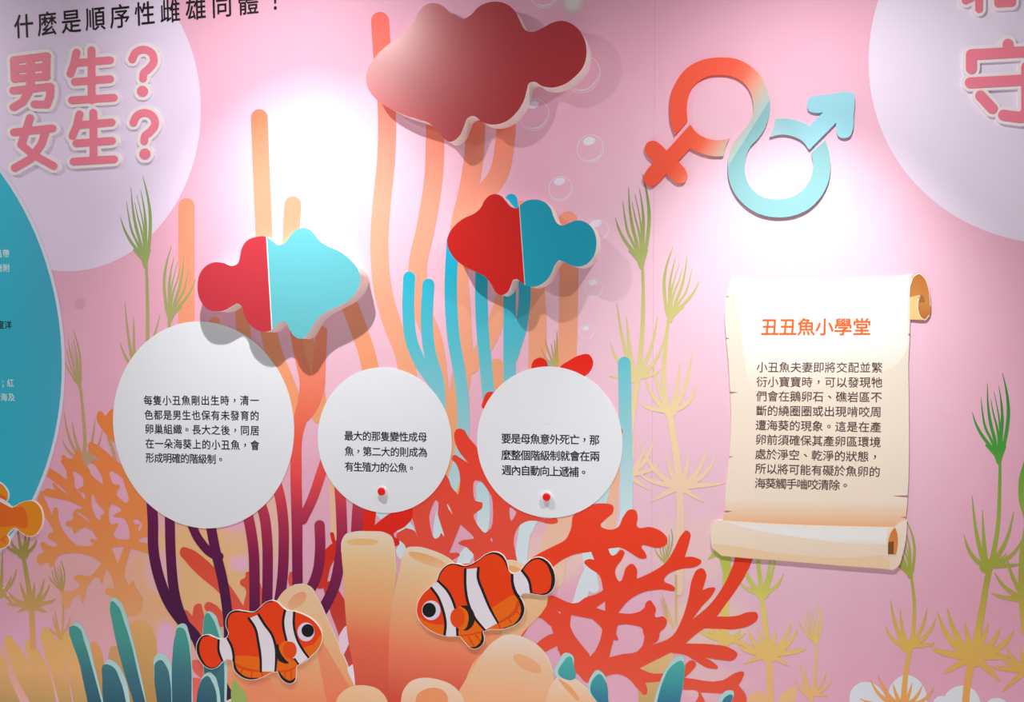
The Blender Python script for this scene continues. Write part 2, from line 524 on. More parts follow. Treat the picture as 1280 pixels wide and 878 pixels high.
tube([stroke([(594, 120), (593, 190), (586, 235), (575, 285), (573, 340), (577, 400), (578, 460), (570, 510), (566, 570), (566, 640)], 24),
      stroke([(632, 110), (631, 180), (622, 220), (600, 248), (580, 275)], 24),
      stroke([(640, 330), (626, 385), (608, 430), (588, 458)], 20)], 'forked orange coral strand between the dark red fish and the red and teal fish')
tube([stroke([(650, 262), (664, 320), (671, 380), (671, 480)], 22)], 'orange coral strand under the teal half of the middle fish')
tube([stroke([(621, 457), (622, 500)], 17)], 'short orange coral stub behind the blue strands above the two-week disc')
tube([stroke([(710, 276), (711, 340), (709, 440), (706, 500)], 23.5)], 'orange tube coral behind the tail of the red and teal fish')
PALE = vert((560, (236, 176, 136)), (720, (232, 196, 176)))
tube([stroke([(770, 560), (767, 610), (764, 650), (758, 690)], 12)], 'narrow peach strand right of the two-week disc', PALE)
tube([stroke([(712, 640), (700, 665), (690, 700), (688, 720)], 36)], 'broad peach strand below the two-week disc', PALE)
tube([stroke([(415, 590), (417, 640), (418, 690)], 9)], 'thin peach strand between the purple stems', PALE)

# ------------------------------------------------------------------ blue tube corals
BLU = vert((250, (0, 146, 186)), (340, (20, 152, 178)), (430, (74, 164, 178)), (540, (132, 178, 184)), (660, (190, 208, 214)), (760, (208, 214, 222)))
bl = dict(paint=BLU, group='blue tube corals on the wall')
tube([stroke([(511.5, 347), (510.5, 390), (514, 425), (526, 455), (545, 485), (550, 520)], 15), stroke([(535.5, 356), (533.5, 400), (537, 440), (547, 475), (550, 520)], 15)], 'forked blue coral with two short tips left of the middle fish', **bl)
tube([stroke([(566, 300), (563.5, 365), (567, 423), (575, 470), (579, 510), (579, 540), (572, 585), (560, 620), (551, 650), (548, 690)], 15.5)], 'long blue coral strand between the two smaller discs', **bl)
tube([stroke([(602, 330), (602, 390), (604, 423), (608, 465), (612, 510)], 15.5)], 'blue coral strand under the red half of the middle fish', **bl)
tube([stroke([(637, 360), (637, 440), (637, 500)], 15.5), stroke([(639, 250), (650, 310), (656, 365), (652, 405), (640, 446)], 15)], 'forked blue coral showing above and below the middle fish', **bl)
tube([stroke([(687, 455), (687, 480)], 8), stroke([(705, 459), (700, 480)], 8)], 'two small blue coral tips peeking over the two-week disc', **bl)
tube([stroke([(757, 605), (748, 640), (735, 690), (742, 735)], 14)], 'pale blue strand between the red branches, below right of the two-week disc', **bl)
tube([stroke([(660, 640), (655, 670), (649, 720)], 15), stroke([(690, 640), (668, 650), (660, 665)], 10)], 'pale blue strand behind the red branches under the two-week disc', **bl)
tube([stroke([(603, 610), (604, 650), (596, 680), (580, 700), (585, 730)], 16)], 'pale blue strand between red branches above the right clownfish', **bl)
tube([stroke([(480, 640), (510, 670), (505, 690)], 20)], 'pale blue strand behind the two sponge tubes', **bl)

# ------------------------------------------------------------------ reeds with fans of narrow blades
RB = [[(380, 302), (396, 355), (430, 420), (468, 470), (505, 520)],
      [(423, 228), (432, 310), (446, 380), (470, 430), (492, 480)],
      [(455, 158), (459, 270), (472, 360), (490, 430), (500, 490)],
      [(472, 235), (486, 310), (504, 380), (512, 440), (512, 490)],
      [(488, 198), (505, 280), (517, 360), (519, 430)],
      [(513, 172), (526, 260), (530, 340), (525, 420), (520, 490)],
      [(531, 105), (552, 200), (561, 300), (553, 390), (530, 505)]]
RW = [17, 13, 17, 12, 9, 16, 18]
CALYX = [(448, 462), (468, 472), (490, 465), (512, 470), (530, 470), (542, 462), (530, 530), (515, 566), (490, 522)]

def reed_top(anchor, tip1, tip7):
    """the cup of blades on a reed, fitted by its foot and its outermost tips"""
    d1, d7 = (380-515, 302-566), (531-515, 105-566)
    u1, u7 = (tip1[0]-anchor[0], tip1[1]-anchor[1]), (tip7[0]-anchor[0], tip7[1]-anchor[1])
    M = np.array([u1, u7]).T @ np.linalg.inv(np.array([d1, d7], float).T)
    f = lambda p: tuple(np.array(anchor) + M @ np.array([p[0]-515, p[1]-566]))
    sc = math.sqrt(abs(np.linalg.det(M)))
    out = []
    for bl_, w in zip(RB, RW):
        n = len(bl_)
        prof = [0.12, 0.6, 0.95, 1.0, 1.0]
        out.append(stroke([(*f(p), max(0.5, w*sc*prof[i])) for i, p in enumerate(bl_)], n=4))
    out.append(smooth([f(p) for p in CALYX], 3))
    return out

def fan(node, tips, w=5.0, r=None):
    """narrow blades curving up and out of a node on the stem"""
    nx, ny = node
    out = [ell(nx, ny, (r or w*1.3), (r or w*1.3)*1.0, n=16)]
    for t in tips:
        x, y = t[:2]; b = t[2] if len(t) > 2 else 0.55
        c = (nx + (x-nx)*(0.58+b*0.32), ny + (y-ny)*(0.42-b*0.42))
        P = [((1-s)**2*nx+2*s*(1-s)*c[0]+s*s*x, (1-s)**2*ny+2*s*(1-s)*c[1]+s*s*y) for s in (0, 0.25, 0.5, 0.75, 1)]
        prof = [1, 1, 0.8, 0.55, 0.12]
        out.append(stroke([(*p, max(0.5, w*k)) for p, k in zip(P, prof)], n=3))
    return out

def reed(parts, label, paint):
    tag(make('reed', parts, paint), label, 'seaweed', 'printed reeds with narrow blades')

GL = vert((215, (104, 138, 78)), (340, (134, 144, 88)), (450, (160, 144, 98)), (560, (170, 138, 104)), (610, (176, 140, 110)))
GC = vert((215, (92, 122, 62)), (300, (138, 148, 88)), (345, (156, 156, 92)), (430, (184, 174, 116)), (520, (214, 190, 150)), (640, (226, 196, 172)), (760, (230, 198, 170)))
GR = vert((460, (20, 112, 60)), (560, (62, 138, 50)), (650, (136, 152, 60)), (720, (146, 146, 58)), (800, (196, 162, 78)), (878, (238, 168, 96)))
GS = vert((650, (142, 160, 54)), (720, (168, 174, 78)), (760, (198, 184, 96)), (820, (222, 182, 108)), (878, (240, 188, 128)))
GB = vert((660, (128, 120, 56)), (720, (160, 140, 78)), (780, (196, 148, 88)), (830, (204, 150, 96)))

reed(reed_top((182.4, 336.5), (150.4, 271.4), (178.4, 220)) + [stroke([(182.5, 325, 3), (184, 370, 4), (184.5, 440, 5)])], 'tall green reed left of the straight orange coral, over the lilac circle', GL)
reed(reed_top((211.8, 404), (244.3, 349), (214.3, 307.7)) + [stroke([(212, 395), (210, 440)], 4)], 'green reed overlapping the straight orange coral above the largest disc', GL)
reed(fan((168, 460), [(156, 378, .2), (167, 396, .1), (150, 428, .3), (200, 394, .3)], 4), 'green blades peeking over the upper left of the largest disc', GL)
reed(reed_top((100.2, 487.6), (80, 449), (92.2, 414)) + [stroke([(100, 480, 3), (104, 520, 3.6), (106, 550, 4.5), (105, 580, 5)])] +
     fan((107, 576), [(80, 516, .6), (90, 527, .4), (78, 550, .6), (119, 524, .3), (128, 538, .5), (126, 572, .2)], 4.5), 'olive brown reed between the blue circle and the largest disc', GL)
reed([stroke([(135, 548, 3), (140, 560, 4), (146, 585, 4)])], 'short olive blade behind the orange fan coral beside the largest disc', GL)
reed(reed_top((802.4, 337.8), (769, 271.9), (803, 218)) + [stroke([(803, 325, 3), (804, 380, 4.5), (800, 450, 6), (793, 500, 7), (780, 600, 7)])], 'tall green reed directly under the red cross of the symbol', GC)
reed(reed_top((836.7, 404), (874.3, 350.8), (841.2, 309)) + [stroke([(836, 395, 3), (832, 430, 5), (832, 500, 6), (836, 515, 7), (844, 560, 9), (850, 620, 9), (850, 680, 10), (849, 740, 10)])] +
     fan((838, 514), [(850, 454, .35), (865, 440, .5), (871, 481, .7), (816, 455, .3), (799, 504, .6), (806, 470, .5)], 6, 8) +
     fan((850, 608), [(800, 552, .5), (833, 570, .3), (861, 570, .3), (884, 560, .5), (895, 568, .6), (906, 604, .4), (880, 628, -.3), (812, 628, -.2), (798, 590, .6)], 7, 9), 'pale green reed with three tiers of blades left of the scroll', GC)
reed(fan((794, 472), [(771, 379, .25), (783, 396, .2), (763, 429, .4), (822, 395, .4), (810, 450, .2), (826, 462, .6), (762, 470, .5), (830, 425, .5)], 5.5, 8), 'olive fan of blades around the top of the pale blue coral', GC)
reed(fan((784, 594), [(793, 545, .3), (818, 548, .5), (824, 580, .5), (812, 613, -.2), (806, 560, .3)], 6, 6), 'pale peach fan of blades right of the pale blue coral', GC)
reed(fan((697, 462), [(676, 435, .3), (681, 424, .2), (689, 430, .1), (696, 414, .2), (693, 425, .2)], 3.2, 3), 'tuft of thin olive blades between two red tips above the two-week disc', vert((410, (150, 124, 62)), (460, (172, 150, 90))))
reed(reed_top((831.6, 706), (819, 686), (839, 661)), 'small green reed behind the red branch below the pale reed', vert((655, (120, 136, 66)), (710, (170, 160, 100))))
reed(reed_top((842, 786), (827, 762), (826, 741)) + [stroke([(845, 720), (845, 780)], 3)], 'faint olive reed between the red branches', vert((720, (176, 158, 108)), (790, (204, 174, 112))))
reed(reed_top((1249, 581.3), (1215.3, 515.5), (1253, 466.3)) + [stroke([(1250, 572, 3), (1249.5, 610, 4), (1247, 660, 5), (1240, 700, 6), (1235, 720, 7), (1228, 760, 8), (1219, 810, 10), (1210, 850, 9), (1206, 890, 9)])] +
     fan((1233, 708), [(1205, 669, .6), (1215, 620, .4), (1228, 638, .3), (1267, 640, .5), (1278, 674, .6), (1275, 706, .5), (1256, 694, .3)], 6, 9) +
     fan((1216, 821), [(1172, 766, .5), (1184, 761, .35), (1206, 779, .1), (1235, 780, .2), (1250, 786, .4), (1267, 789, .6), (1262, 822, .8), (1163, 808, .7), (1180, 843, -.1), (1250, 852, -.1)], 9, 14), 'tallest green reed near the right edge with two tiers of gold blades', GR)
reed([stroke([(1282, 575, 3), (1277, 600, 7), (1277, 625, 7), (1283, 650, 6), (1278, 690, 7), (1277, 740, 8), (1281, 790, 8)])] +
     fan((1284, 750), [(1257, 692, .3), (1240, 742, .6), (1243, 716, .4)], 6) + fan((1284, 838), [(1240, 834, .6), (1244, 811, .4), (1258, 810, .3), (1276, 809, .3), (1252, 866, -.1)], 7, 9), 'green reed cut by the right edge of the picture', GR)
reed(reed_top((1138.4, 724.4), (1106, 682), (1133, 650)) + [stroke([(1138.5, 715, 3), (1143, 760, 4), (1140, 800, 5), (1134, 830, 6), (1128, 890, 8)])] +
     fan((1133, 808), [(1107, 784, .6), (1113, 751, .4), (1125, 762, .3), (1159, 761, .5), (1170, 773, .6), (1168, 804, .8)], 5.5, 8) +
     fan((1128, 885), [(1088, 850, .5), (1097, 844, .3), (1116, 855, .1), (1140, 854, .2), (1153, 857, .4), (1167, 860, .6), (1075, 874, .5)], 6, 9), 'green reed standing behind the lower right corner of the scroll', GR)
reed([stroke([(947, 690, 4), (951, 735, 5), (955, 770, 6), (960, 812, 7), (962, 850, 8), (963, 890, 8)])] +
     fan((953, 742), [(945, 690, .0), (964, 690, .3), (970, 690, .4), (979, 718, .6), (925, 728, .6), (930, 712, .4), (934, 715, .3)], 5, 8) +
     fan((961, 818), [(935, 788, .4), (947, 786, .2), (970, 788, .1), (989, 779, .4), (997, 786, .5), (1008, 811, .6), (985, 832, -.2), (930, 830, -.1), (922, 806, .7), (924, 800, .4)], 7, 11), 'gold reed standing below the scroll beside the red branches', GS)
reed(reed_top((1020.3, 807.5), (997.8, 775.5), (1020.6, 753.7)) + [stroke([(1020.5, 800, 2), (1020, 835, 3), (1015, 870, 5), (1012, 890, 5)])] +
     fan((1012, 868), [(993, 850, .5), (1000, 830, .3), (1006, 835, .2), (1033, 840, .4), (1040, 850, .6), (1036, 872, .5)], 4, 6), 'small gold reed alone below the scroll', GS)
reed([stroke([(910, 690), (907, 740), (905, 800)], 9)] + fan((906, 800), [(870, 782, .6), (876, 770, .4), (925, 788, .6), (932, 792, .5), (940, 812, .5), (890, 770, .3)], 6, 9) +
     fan((900, 690), [(885, 700, .1), (915, 715, .2), (905, 720, .1)], 6, 8), 'gold reed tangled behind the red branches below the scroll', GS)
reed([stroke([(28, 690, 4.5), (34, 725, 5.5), (39, 760, 6.5), (41, 810, 7)])] +
     fan((29, 693), [(12, 672, .5), (22, 660, .3), (32, 666, .2), (37, 668, .3), (46, 675, .5), (6, 680, .5)], 5, 7) +
     fan((39, 757), [(25, 728, .3), (43, 729, .2), (55, 724, .5), (62, 731, .5), (70, 749, .5), (58, 766, -.2), (22, 766, -.1), (10, 740, .6), (8, 755, .5)], 5.5, 9), 'olive reed under the yellow fish at the left edge', GB)
reed(reed_top((77.6, 741.4), (60.7, 720), (75.7, 701)) + [stroke([(78, 740, 1.5), (79, 770, 2), (77, 800, 3)])] +
     fan((75, 795), [(66, 770, .3), (69, 765, .2), (88, 772, .4), (61, 785, .5)], 3, 4), 'small olive reed beside the orange fan coral at the lower left', GB)
reed(fan((1, 742), [(21, 711, .5), (14, 720, .4), (3, 690, .0), (-8, 715, .3), (16, 757, .2)], 4, 6), 'olive blades cut by the left edge under the yellow fish', GB)

tube([stroke([(780.5, 454), (782, 540), (783, 615), (780, 660), (762, 690), (738, 715), (722, 760)], 16)], 'pale blue tube coral standing right of the two-week disc', **bl)

# ------------------------------------------------------------------ orange fan coral
za, zb, zc = (lambda p: Z(20, 480, B, p)), (lambda p: Z(20, 580, B, p)), (lambda p: Z(40, 680, B, p))
outer = za([(340, 840, 1), (440, 812), (440, 785), (457, 765), (453, 725), (470, 712), (520, 745), (580, 738), (590, 680), (612, 657), (640, 690), (668, 770), (680, 822, 1),
            (757, 778), (790, 765), (845, 772, 1), (725, 650), (718, 610), (738, 588), (770, 592), (850, 640), (980, 750), (1100, 850)]) + \
        [(172, 600), (184, 640), (187, 665), (187, 694, 1)] + zc([(1110, 560), (1060, 700), (980, 720), (870, 600), (800, 530), (730, 480), (735, 455), (775, 445), (832, 460, 1), (760, 270), (740, 250, 1), (715, 330), (695, 392), (668, 338), (545, 440), (530, 530), (500, 590), (480, 510),
            (390, 575), (370, 635), (345, 647), (310, 605), (300, 520), (280, 490), (390, 475), (480, 410), (420, 340), (440, 318), (575, 325), (695, 190, 1), (600, 130), (500, 100), (400, 92), (240, 145), (210, 220), (180, 232), (160, 188), (90, 210), (48, 180), (60, 120), (120, 75), (100, 30)]) + \
        zb([(275, 860), (245, 790), (262, 780), (330, 820), (390, 830), (415, 805), (380, 780), (318, 735), (320, 710), (345, 690), (380, 685, 1), (330, 590), (265, 500), (215, 370), (240, 290)])
finger = za([(805, 310), (830, 272), (860, 285), (890, 325, 1), (945, 260), (1100, 250), (1100, 600), (955, 570), (880, 480), (825, 400)])
cuts = [zb([(345, 20), (440, -20), (500, 70), (510, 165, 1), (420, 95), (340, 40)]),
        zb([(235, 285), (298, 122), (350, 155), (550, 320, 1), (450, 265), (365, 190), (385, 265, 1), (305, 248), (268, 275)]),
        zb([(260, 285), (275, 310), (400, 345), (520, 370), (665, 450), (590, 460), (565, 500), (570, 560), (500, 580), (495, 610), (560, 640), (580, 695), (640, 650), (690, 635), (760, 670), (820, 775, 1), (745, 750), (740, 775), (775, 800), (740, 825), (580, 795), (470, 670), (425, 560), (405, 440), (385, 440), (360, 520, 1), (300, 380)]),
        zb([(600, 480), (690, 525), (740, 590), (690, 550)]),
        zb([(570, 75), (600, 80), (670, 150), (670, 215), (600, 255), (580, 150)]),
        zb([(605, 260), (650, 288), (675, 290), (688, 355), (640, 300)]),
        zb([(680, -10), (770, 0), (860, 140), (870, 212, 1), (750, 110), (720, 40)]),
        zb([(935, 70), (1070, 160), (1085, 215), (1125, 360), (1110, 390), (1000, 305), (1035, 215), (975, 205)]),
        zb([(765, 300), (800, 380), (880, 490), (870, 510), (850, 510), (835, 565), (800, 540), (755, 420)]),
        zb([(955, 400), (1055, 465), (975, 520), (1080, 545), (1135, 720), (1130, 745), (1000, 745), (970, 710), (1015, 595), (950, 610)]),
        zb([(1170, 560), (1200, 550), (1255, 600), (1255, 640), (1215, 680), (1230, 610), (1180, 600)]),
        zb([(1215, 770), (1277, 730), (1330, 740), (1330, 800), (1277, 790)]),
        zc([(790, 40, 1), (920, 25, 1), (855, 205, 1)]), zc([(430, 5), (520, -12), (605, 0), (585, 20)]),
        zc([(985, 45, 1), (1200, 110, 1), (1330, 550), (1277, 605), (1200, 600), (1100, 540), (1030, 430), (1000, 370), (975, 415), (920, 330), (935, 220)])]
tag(make('fan_coral', [smooth(outer, 4), smooth(finger, 4)], vert((510, (214, 118, 56)), (600, (214, 122, 66)), (690, (216, 136, 78)), (770, (214, 154, 106))), [smooth(c, 4, ten=0.55) for c in cuts]),
    'orange fan coral with many holes between the blue circle and the purple stems', 'coral')

# ------------------------------------------------------------------ red corals
RED = vert((440, (200, 22, 12)), (540, (204, 52, 34)), (640, (202, 66, 48)), (760, (204, 72, 56)), (878, (206, 84, 70)))
zr = lambda p: Z(500, 520, A, p)
r_outer = zr([(270, 95), (282, 68), (310, 66), (345, 112), (378, 150), (430, 260), (520, 400), (650, 490), (740, 515), (783, 514), (787, 530), (765, 540), (700, 528), (640, 525), (600, 545), (568, 610), (575, 680), (588, 740), (600, 900, 1), (60, 900, 1),
              (20, 640), (-20, 600), (30, 560, 1), (72, 575), (90, 612, 1), (70, 540), (55, 470), (120, 400), (222, 290), (245, 320), (252, 345), (290, 395, 1), (300, 330), (280, 240), (258, 212), (268, 196), (300, 210), (345, 240, 1), (290, 170), (272, 120)])
r_cuts = [zr([(180, 420), (190, 430), (188, 490), (220, 605), (205, 585), (195, 605), (175, 614), (163, 600), (145, 500)]),
          zr([(235, 440), (250, 460), (262, 492), (245, 470)]),
          zr([(302, 542, 1), (368, 612), (310, 622), (290, 635), (330, 655), (365, 690), (372, 735, 1), (300, 740, 1), (262, 722), (300, 695), (290, 685), (245, 685, 1)]),
          zr([(372, 322), (400, 325), (458, 405), (455, 560), (425, 585), (365, 495), (410, 460), (412, 435), (375, 425)]),
          zr([(450, 618), (458, 608), (460, 632)]), zr([(550, 455), (580, 480), (555, 525)])]
tag(make('branch_coral', [smooth(r_outer, 4)], RED, [smooth(c, 4, ten=0.4) for c in r_cuts]), 'red branching coral filling the gap between the two smaller discs', 'coral', 'red branching corals')

def on_disc(pts): return pts
tag(make('branch_coral', [smooth(Z(460, 340, A, [(815, 480), (825, 445), (860, 428), (890, 445), (898, 475), (905, 520), (860, 540)]))], RED), 'small red coral tip peeking over the top of the two-week disc', 'coral', 'red branching corals')
tag(make('branch_coral', [smooth(Z(460, 340, A, [(955, 480), (1000, 445), (1060, 415), (1100, 412), (1122, 445), (1112, 490), (1075, 525), (1000, 560)]))], RED), 'large red coral tip rising from the upper right of the two-week disc', 'coral', 'red branching corals')
tag(make('branch_coral', [smooth(Z(460, 340, A, [(570, 680), (575, 640), (595, 602), (620, 598), (650, 620), (620, 680)]))], RED), 'small red coral tip at the upper left of the two-week disc', 'coral', 'red branching corals')
tag(make('branch_coral', [ell(774.5, 540.5, 4, 6)], RED), 'tiny red coral tip at the right of the two-week disc', 'coral', 'red branching corals')

zs = lambda p: Z(680, 600, A, p)
zt = lambda p: Z(640, 658, A, p)
REDR = vert((600, (210, 58, 34)), (700, (226, 58, 28)), (790, (222, 70, 46)), (878, (214, 82, 60)))
big = zs([(-60, 390), (0, 355), (60, 325), (105, 300), (135, 240), (145, 180), (248, 122), (300, 118), (345, 132), (345, 160), (305, 200), (282, 230), (300, 243), (365, 240), (395, 185), (425, 150), (455, 152), (467, 185), (465, 235), (530, 236), (590, 262), (615, 295), (612, 320), (580, 340), (485, 335), (505, 365), (510, 390), (490, 395), (440, 370), (385, 340), (320, 345, 1), (340, 378), (360, 372), (385, 350), (400, 358), (395, 385), (355, 455), (362, 490), (378, 508), (395, 480), (412, 435), (438, 420), (460, 440), (463, 495, 1), (530, 465), (610, 410), (650, 345), (690, 270), (710, 253), (728, 265), (725, 310), (702, 385, 1), (750, 387), (785, 410), (765, 430), (690, 445), (610, 480), (598, 500), (650, 535), (655, 545), (580, 548), (500, 560), (420, 605), (370, 665, 1),
          (440, 668), (500, 640), (510, 612), (528, 602), (545, 620), (558, 645), (555, 685), (595, 683), (613, 705), (605, 735), (580, 760), (570, 800), (525, 830, 1), (640, 780), (690, 690), (720, 590), (745, 480), (765, 448), (790, 443), (808, 465), (800, 520), (790, 552, 1), (830, 538), (853, 540), (845, 565), (790, 630), (738, 700, 1), (830, 620), (900, 520), (945, 420), (975, 330), (1060, 330), (1040, 400), (990, 500), (930, 590), (862, 683, 1), (960, 680), (1030, 660), (1062, 665), (1067, 690), (1030, 725), (960, 745), (870, 745), (800, 742, 1), (760, 770), (705, 818, 1)])
big += zt([(990, 590), (1090, 610), (1125, 640), (1110, 665), (1040, 668), (960, 655, 1), (1010, 685), (1027, 708), (1000, 712), (910, 670), (870, 645), (790, 632, 1), (635, 710, 1), (700, 735), (760, 735), (850, 725), (870, 685), (900, 670), (918, 685), (900, 720), (860, 757, 1), (1050, 770), (1130, 728), (1155, 727), (1150, 760), (1130, 795, 1), (1165, 840), (1172, 900, 1), (900, 900, 1), (930, 830), (850, 815), (780, 780), (665, 782, 1), (675, 820), (668, 842), (630, 815), (580, 760), (525, 738), (470, 748), (370, 780), (330, 740), (270, 690), (195, 500, 1), (125, 455), (60, 540), (-40, 640, 1), (-40, 480), (60, 420), (110, 380), (200, 345, 1), (330, 382), (360, 360), (440, 330), (455, 318, 1), (435, 245), (380, 205), (360, 178), (380, 165), (410, 168, 1), (395, 128, 1), (300, 145), (215, 195), (120, 300), (-40, 330, 1)])
b_cuts = [zs([(65, 655, 1), (82, 658, 1), (82, 672, 1)]),
          zs([(258, 640, 1), (305, 605, 1), (305, 655, 1)]),
          zs([(135, 675, 1), (240, 695, 1), (290, 745), (280, 800), (240, 870), (225, 870, 1), (150, 775), (130, 730)]),
          zt([(385, 640), (400, 640), (390, 650)]),
          zs([(370, 725, 1), (470, 740, 1), (500, 775), (490, 830), (465, 858), (340, 872, 1), (345, 800, 1), (372, 800), (365, 770)]),
          zt([(485, 655, 1), (610, 625, 1), (655, 550), (650, 510), (570, 490), (530, 495), (520, 540), (530, 570), (510, 575)]),
          zt([(940, 830, 1), (1050, 835, 1), (1090, 880, 1), (970, 890, 1)])]
tag(make('branch_coral', [smooth(big, 4), smooth(zt([(60, 650), (110, 600), (160, 557), (210, 538), (240, 552), (235, 585), (190, 615), (120, 645)])), smooth(zt([(228, 612), (260, 600), (310, 602), (340, 700, 1), (270, 640)]))], REDR, [smooth(c, 4, ten=0.5) for c in b_cuts]), 'largest red branching coral, spreading between the right clownfish and the scroll', 'coral', 'red branching corals')

tag(make('branch_coral', [smooth([(452, 630, 1), (461, 639), (465, 660, 1), (475, 651), (490, 641), (515, 636), (515, 648), (507, 658), (492, 670), (499, 676), (499, 681), (492, 684), (470, 700, 1), (450, 700, 1)]),
                          stroke([(470, 680), (425, 683), (408, 700), (400, 728)], 17), stroke([(412, 735, 16), (425, 765, 24), (434, 800, 18), (436, 838, 14)]), stroke([(460, 640), (455, 690), (450, 740)], 20),
                          stroke([(415, 668), (417, 677)], 5)],
         vert((630, (204, 26, 8)), (690, (190, 34, 18)), (760, (178, 50, 42)), (840, (176, 64, 60)))), 'bright red coral behind the tall sponge tube and the purple stems', 'coral', 'red branching corals')
zp = lambda p: Z(160, 640, A, p)
REDL = vert((680, (196, 66, 44)), (780, (200, 78, 62)), (860, (204, 92, 84)))
for shapes, lab in (([smooth(zp([(258, 205), (270, 178), (300, 182), (380, 232), (445, 295), (530, 400), (575, 470, 1), (583, 380), (560, 362), (560, 345), (585, 328), (590, 302), (607, 300), (660, 360), (660, 520, 1), (540, 520, 1), (450, 400), (350, 315), (285, 245)]))],
                     'muted red coral with a long finger behind the left purple stems'),
                    ([smooth(zp([(285, 490), (320, 520, 1), (340, 462), (360, 460), (372, 490), (375, 600), (340, 640), (300, 560)]))], 'muted red coral finger just below the forked leftmost purple stem'),
                    ([smooth(zp([(380, 475), (392, 453), (430, 462), (465, 495), (490, 560), (470, 575), (420, 515)]))], 'muted red coral finger above the tail of the left clownfish'),
                    ([smooth(zp([(320, 745), (360, 745), (395, 790), (395, 1000, 1), (322, 1000, 1), (322, 830), (370, 835, 1), (325, 790)]))], 'muted red coral stub under the tail of the left clownfish'),
                    ([stroke(zp([(815, 310), (808, 340), (830, 390)]), 5)], 'small red coral tip beside the foot of the purple trunk')):
    tag(make('branch_coral', shapes, REDL), lab, 'coral', 'red branching corals')

# ------------------------------------------------------------------ purple stems
PUR = vert((430, (250, 150, 120)), (500, (250, 128, 100)), (545, (240, 98, 74)), (590, (206, 66, 66)), (640, (160, 42, 70)), (690, (122, 22, 66)), (760, (80, 14, 62)), (860, (58, 14, 56)))
PUL = vert((600, (124, 26, 72)), (650, (90, 14, 66)), (760, (64, 14, 60)), (860, (50, 14, 52)))
pu = dict(paint=PUR, name='stem_coral', group='purple stem corals')
tube([stroke([(189, 620), (191, 650), (192, 690), (199, 723), (213, 757), (229, 779), (245, 797), (252, 815)], 13.2), stroke([(212, 640), (214, 703), (217, 735), (222, 758), (230, 778)], 12.5)], 'leftmost purple coral, two stems joining low down beside a teal blade', **dict(pu, paint=PUL))
tube([stroke([(236, 648), (250, 677), (266, 693), (274, 696)], 11), stroke([(262, 650), (270, 692), (277, 720), (283, 755), (286, 790), (286, 820), (290, 880)], 12.5)], 'forked purple stem rising to the foot of the largest disc', **dict(pu, paint=PUL))
tube([stroke([(303, 620), (312, 655), (317, 690), (318, 720), (318, 790)], 13.2)], 'purple stem left of the clownfish back, third from the left', **pu)
tube([stroke([(316, 610), (329, 640), (334, 678), (334.5, 715), (333, 780)], 13)], 'purple stem rising straight out of the left clownfish back', **pu)
tube([stroke([(341, 590), (350, 622), (354, 652), (354.5, 690), (353, 722), (348, 760)], 13)], 'purple stem between the straight one and the salmon trunk', **pu)
tube([stroke([(369, 415, 13), (376, 450, 14), (383, 478, 17), (384, 500, 24), (376, 522, 17), (371.5, 545, 13), (370, 590, 14), (371, 640, 14), (371.5, 690, 13), (372, 745, 13)]), stroke([(402, 415, 14), (399, 455, 16), (396, 490, 17), (386, 515, 14), (377, 525, 12)]),
      stroke([(412, 560), (402, 590), (390, 625), (378, 650)], 12.5), stroke([(399.5, 657), (400, 690), (397, 715), (389, 735), (379, 748)], 13)], 'tall salmon to purple coral trunk between the two left discs', **pu)
tube([stroke([(424, 600), (426.5, 640), (427, 680), (424, 705), (417, 735), (405, 760), (396, 775)], 13.5)], 'purple stem curving down left of the tall sponge tube', **pu)
tube([stroke([(449, 620), (447, 645), (445, 690)], 14.5)], 'short dusky stem behind the top of the tall sponge tube', **pu)

# ------------------------------------------------------------------ sponges
zq = lambda p: Z(400, 640, A, p)
RIM = (232, 214, 192)
def sponge(pts, label, paint, holes=(), edge=None):
    o = make('sponge', [smooth(pts)], paint)
    tag(o, label, 'sponge', 'peach tube sponges')
    for h in holes:
        make('opening', [h[0]], h[1], parent=o)
    if edge is not None:
        make('pale_rim', [stroke(edge, 1.3)], (246, 226, 206), parent=o)
    return o

SPA = vert((730, (250, 216, 178)), (800, (246, 192, 140)), (878, (218, 130, 92)))
sponge([(345, 752), (355, 739), (368, 731.5), (380.5, 731), (389, 735), (395.5, 745), (411, 778), (446, 858), (458, 885, 1), (300, 885, 1), (278, 826), (290, 800)], 'leaning sponge tube behind the left clownfish', SPA,
       [(ell(371.5, 751, 14, 7.5, -40), vert((735, (226, 150, 110)), (765, (224, 172, 132))))], [(368, 731.5), (380.5, 731), (389, 735), (395.5, 745), (411, 778), (446, 858)])
make('shaded_side', [smooth([(397, 820, 1), (402, 800, 1), (452, 885, 1), (410, 885, 1)])], vert((800, (226, 150, 106)), (878, (206, 106, 80))), parent=bpy.data.objects['sponge'])
make('shaded_side', [smooth([(310, 850, 1), (338, 848, 1), (352, 885, 1), (312, 885, 1)])], (220, 134, 98), parent=bpy.data.objects['sponge'])
z_ = lambda p: Z(320, 658, A, p)
SPB = vert((665, (246, 226, 204)), (700, (255, 214, 158)), (760, (238, 164, 112)), (800, (204, 96, 70)), (878, (180, 64, 50)))
tag(make('coral_chip', [smooth(z_([(412, 600), (415, 545), (440, 505), (460, 492), (466, 580), (432, 645)]), 4, ten=0.3)], (224, 196, 212)), 'pale lilac chip of coral between the leaning sponge and the tall one', 'coral')
tag(make('coral_chip', [smooth(z_([(455, 710), (480, 690), (512, 805, 1), (494, 800, 1)]), 4, ten=0.3)], (226, 214, 226)), 'white sliver of coral at the foot of the tall sponge tube', 'coral')
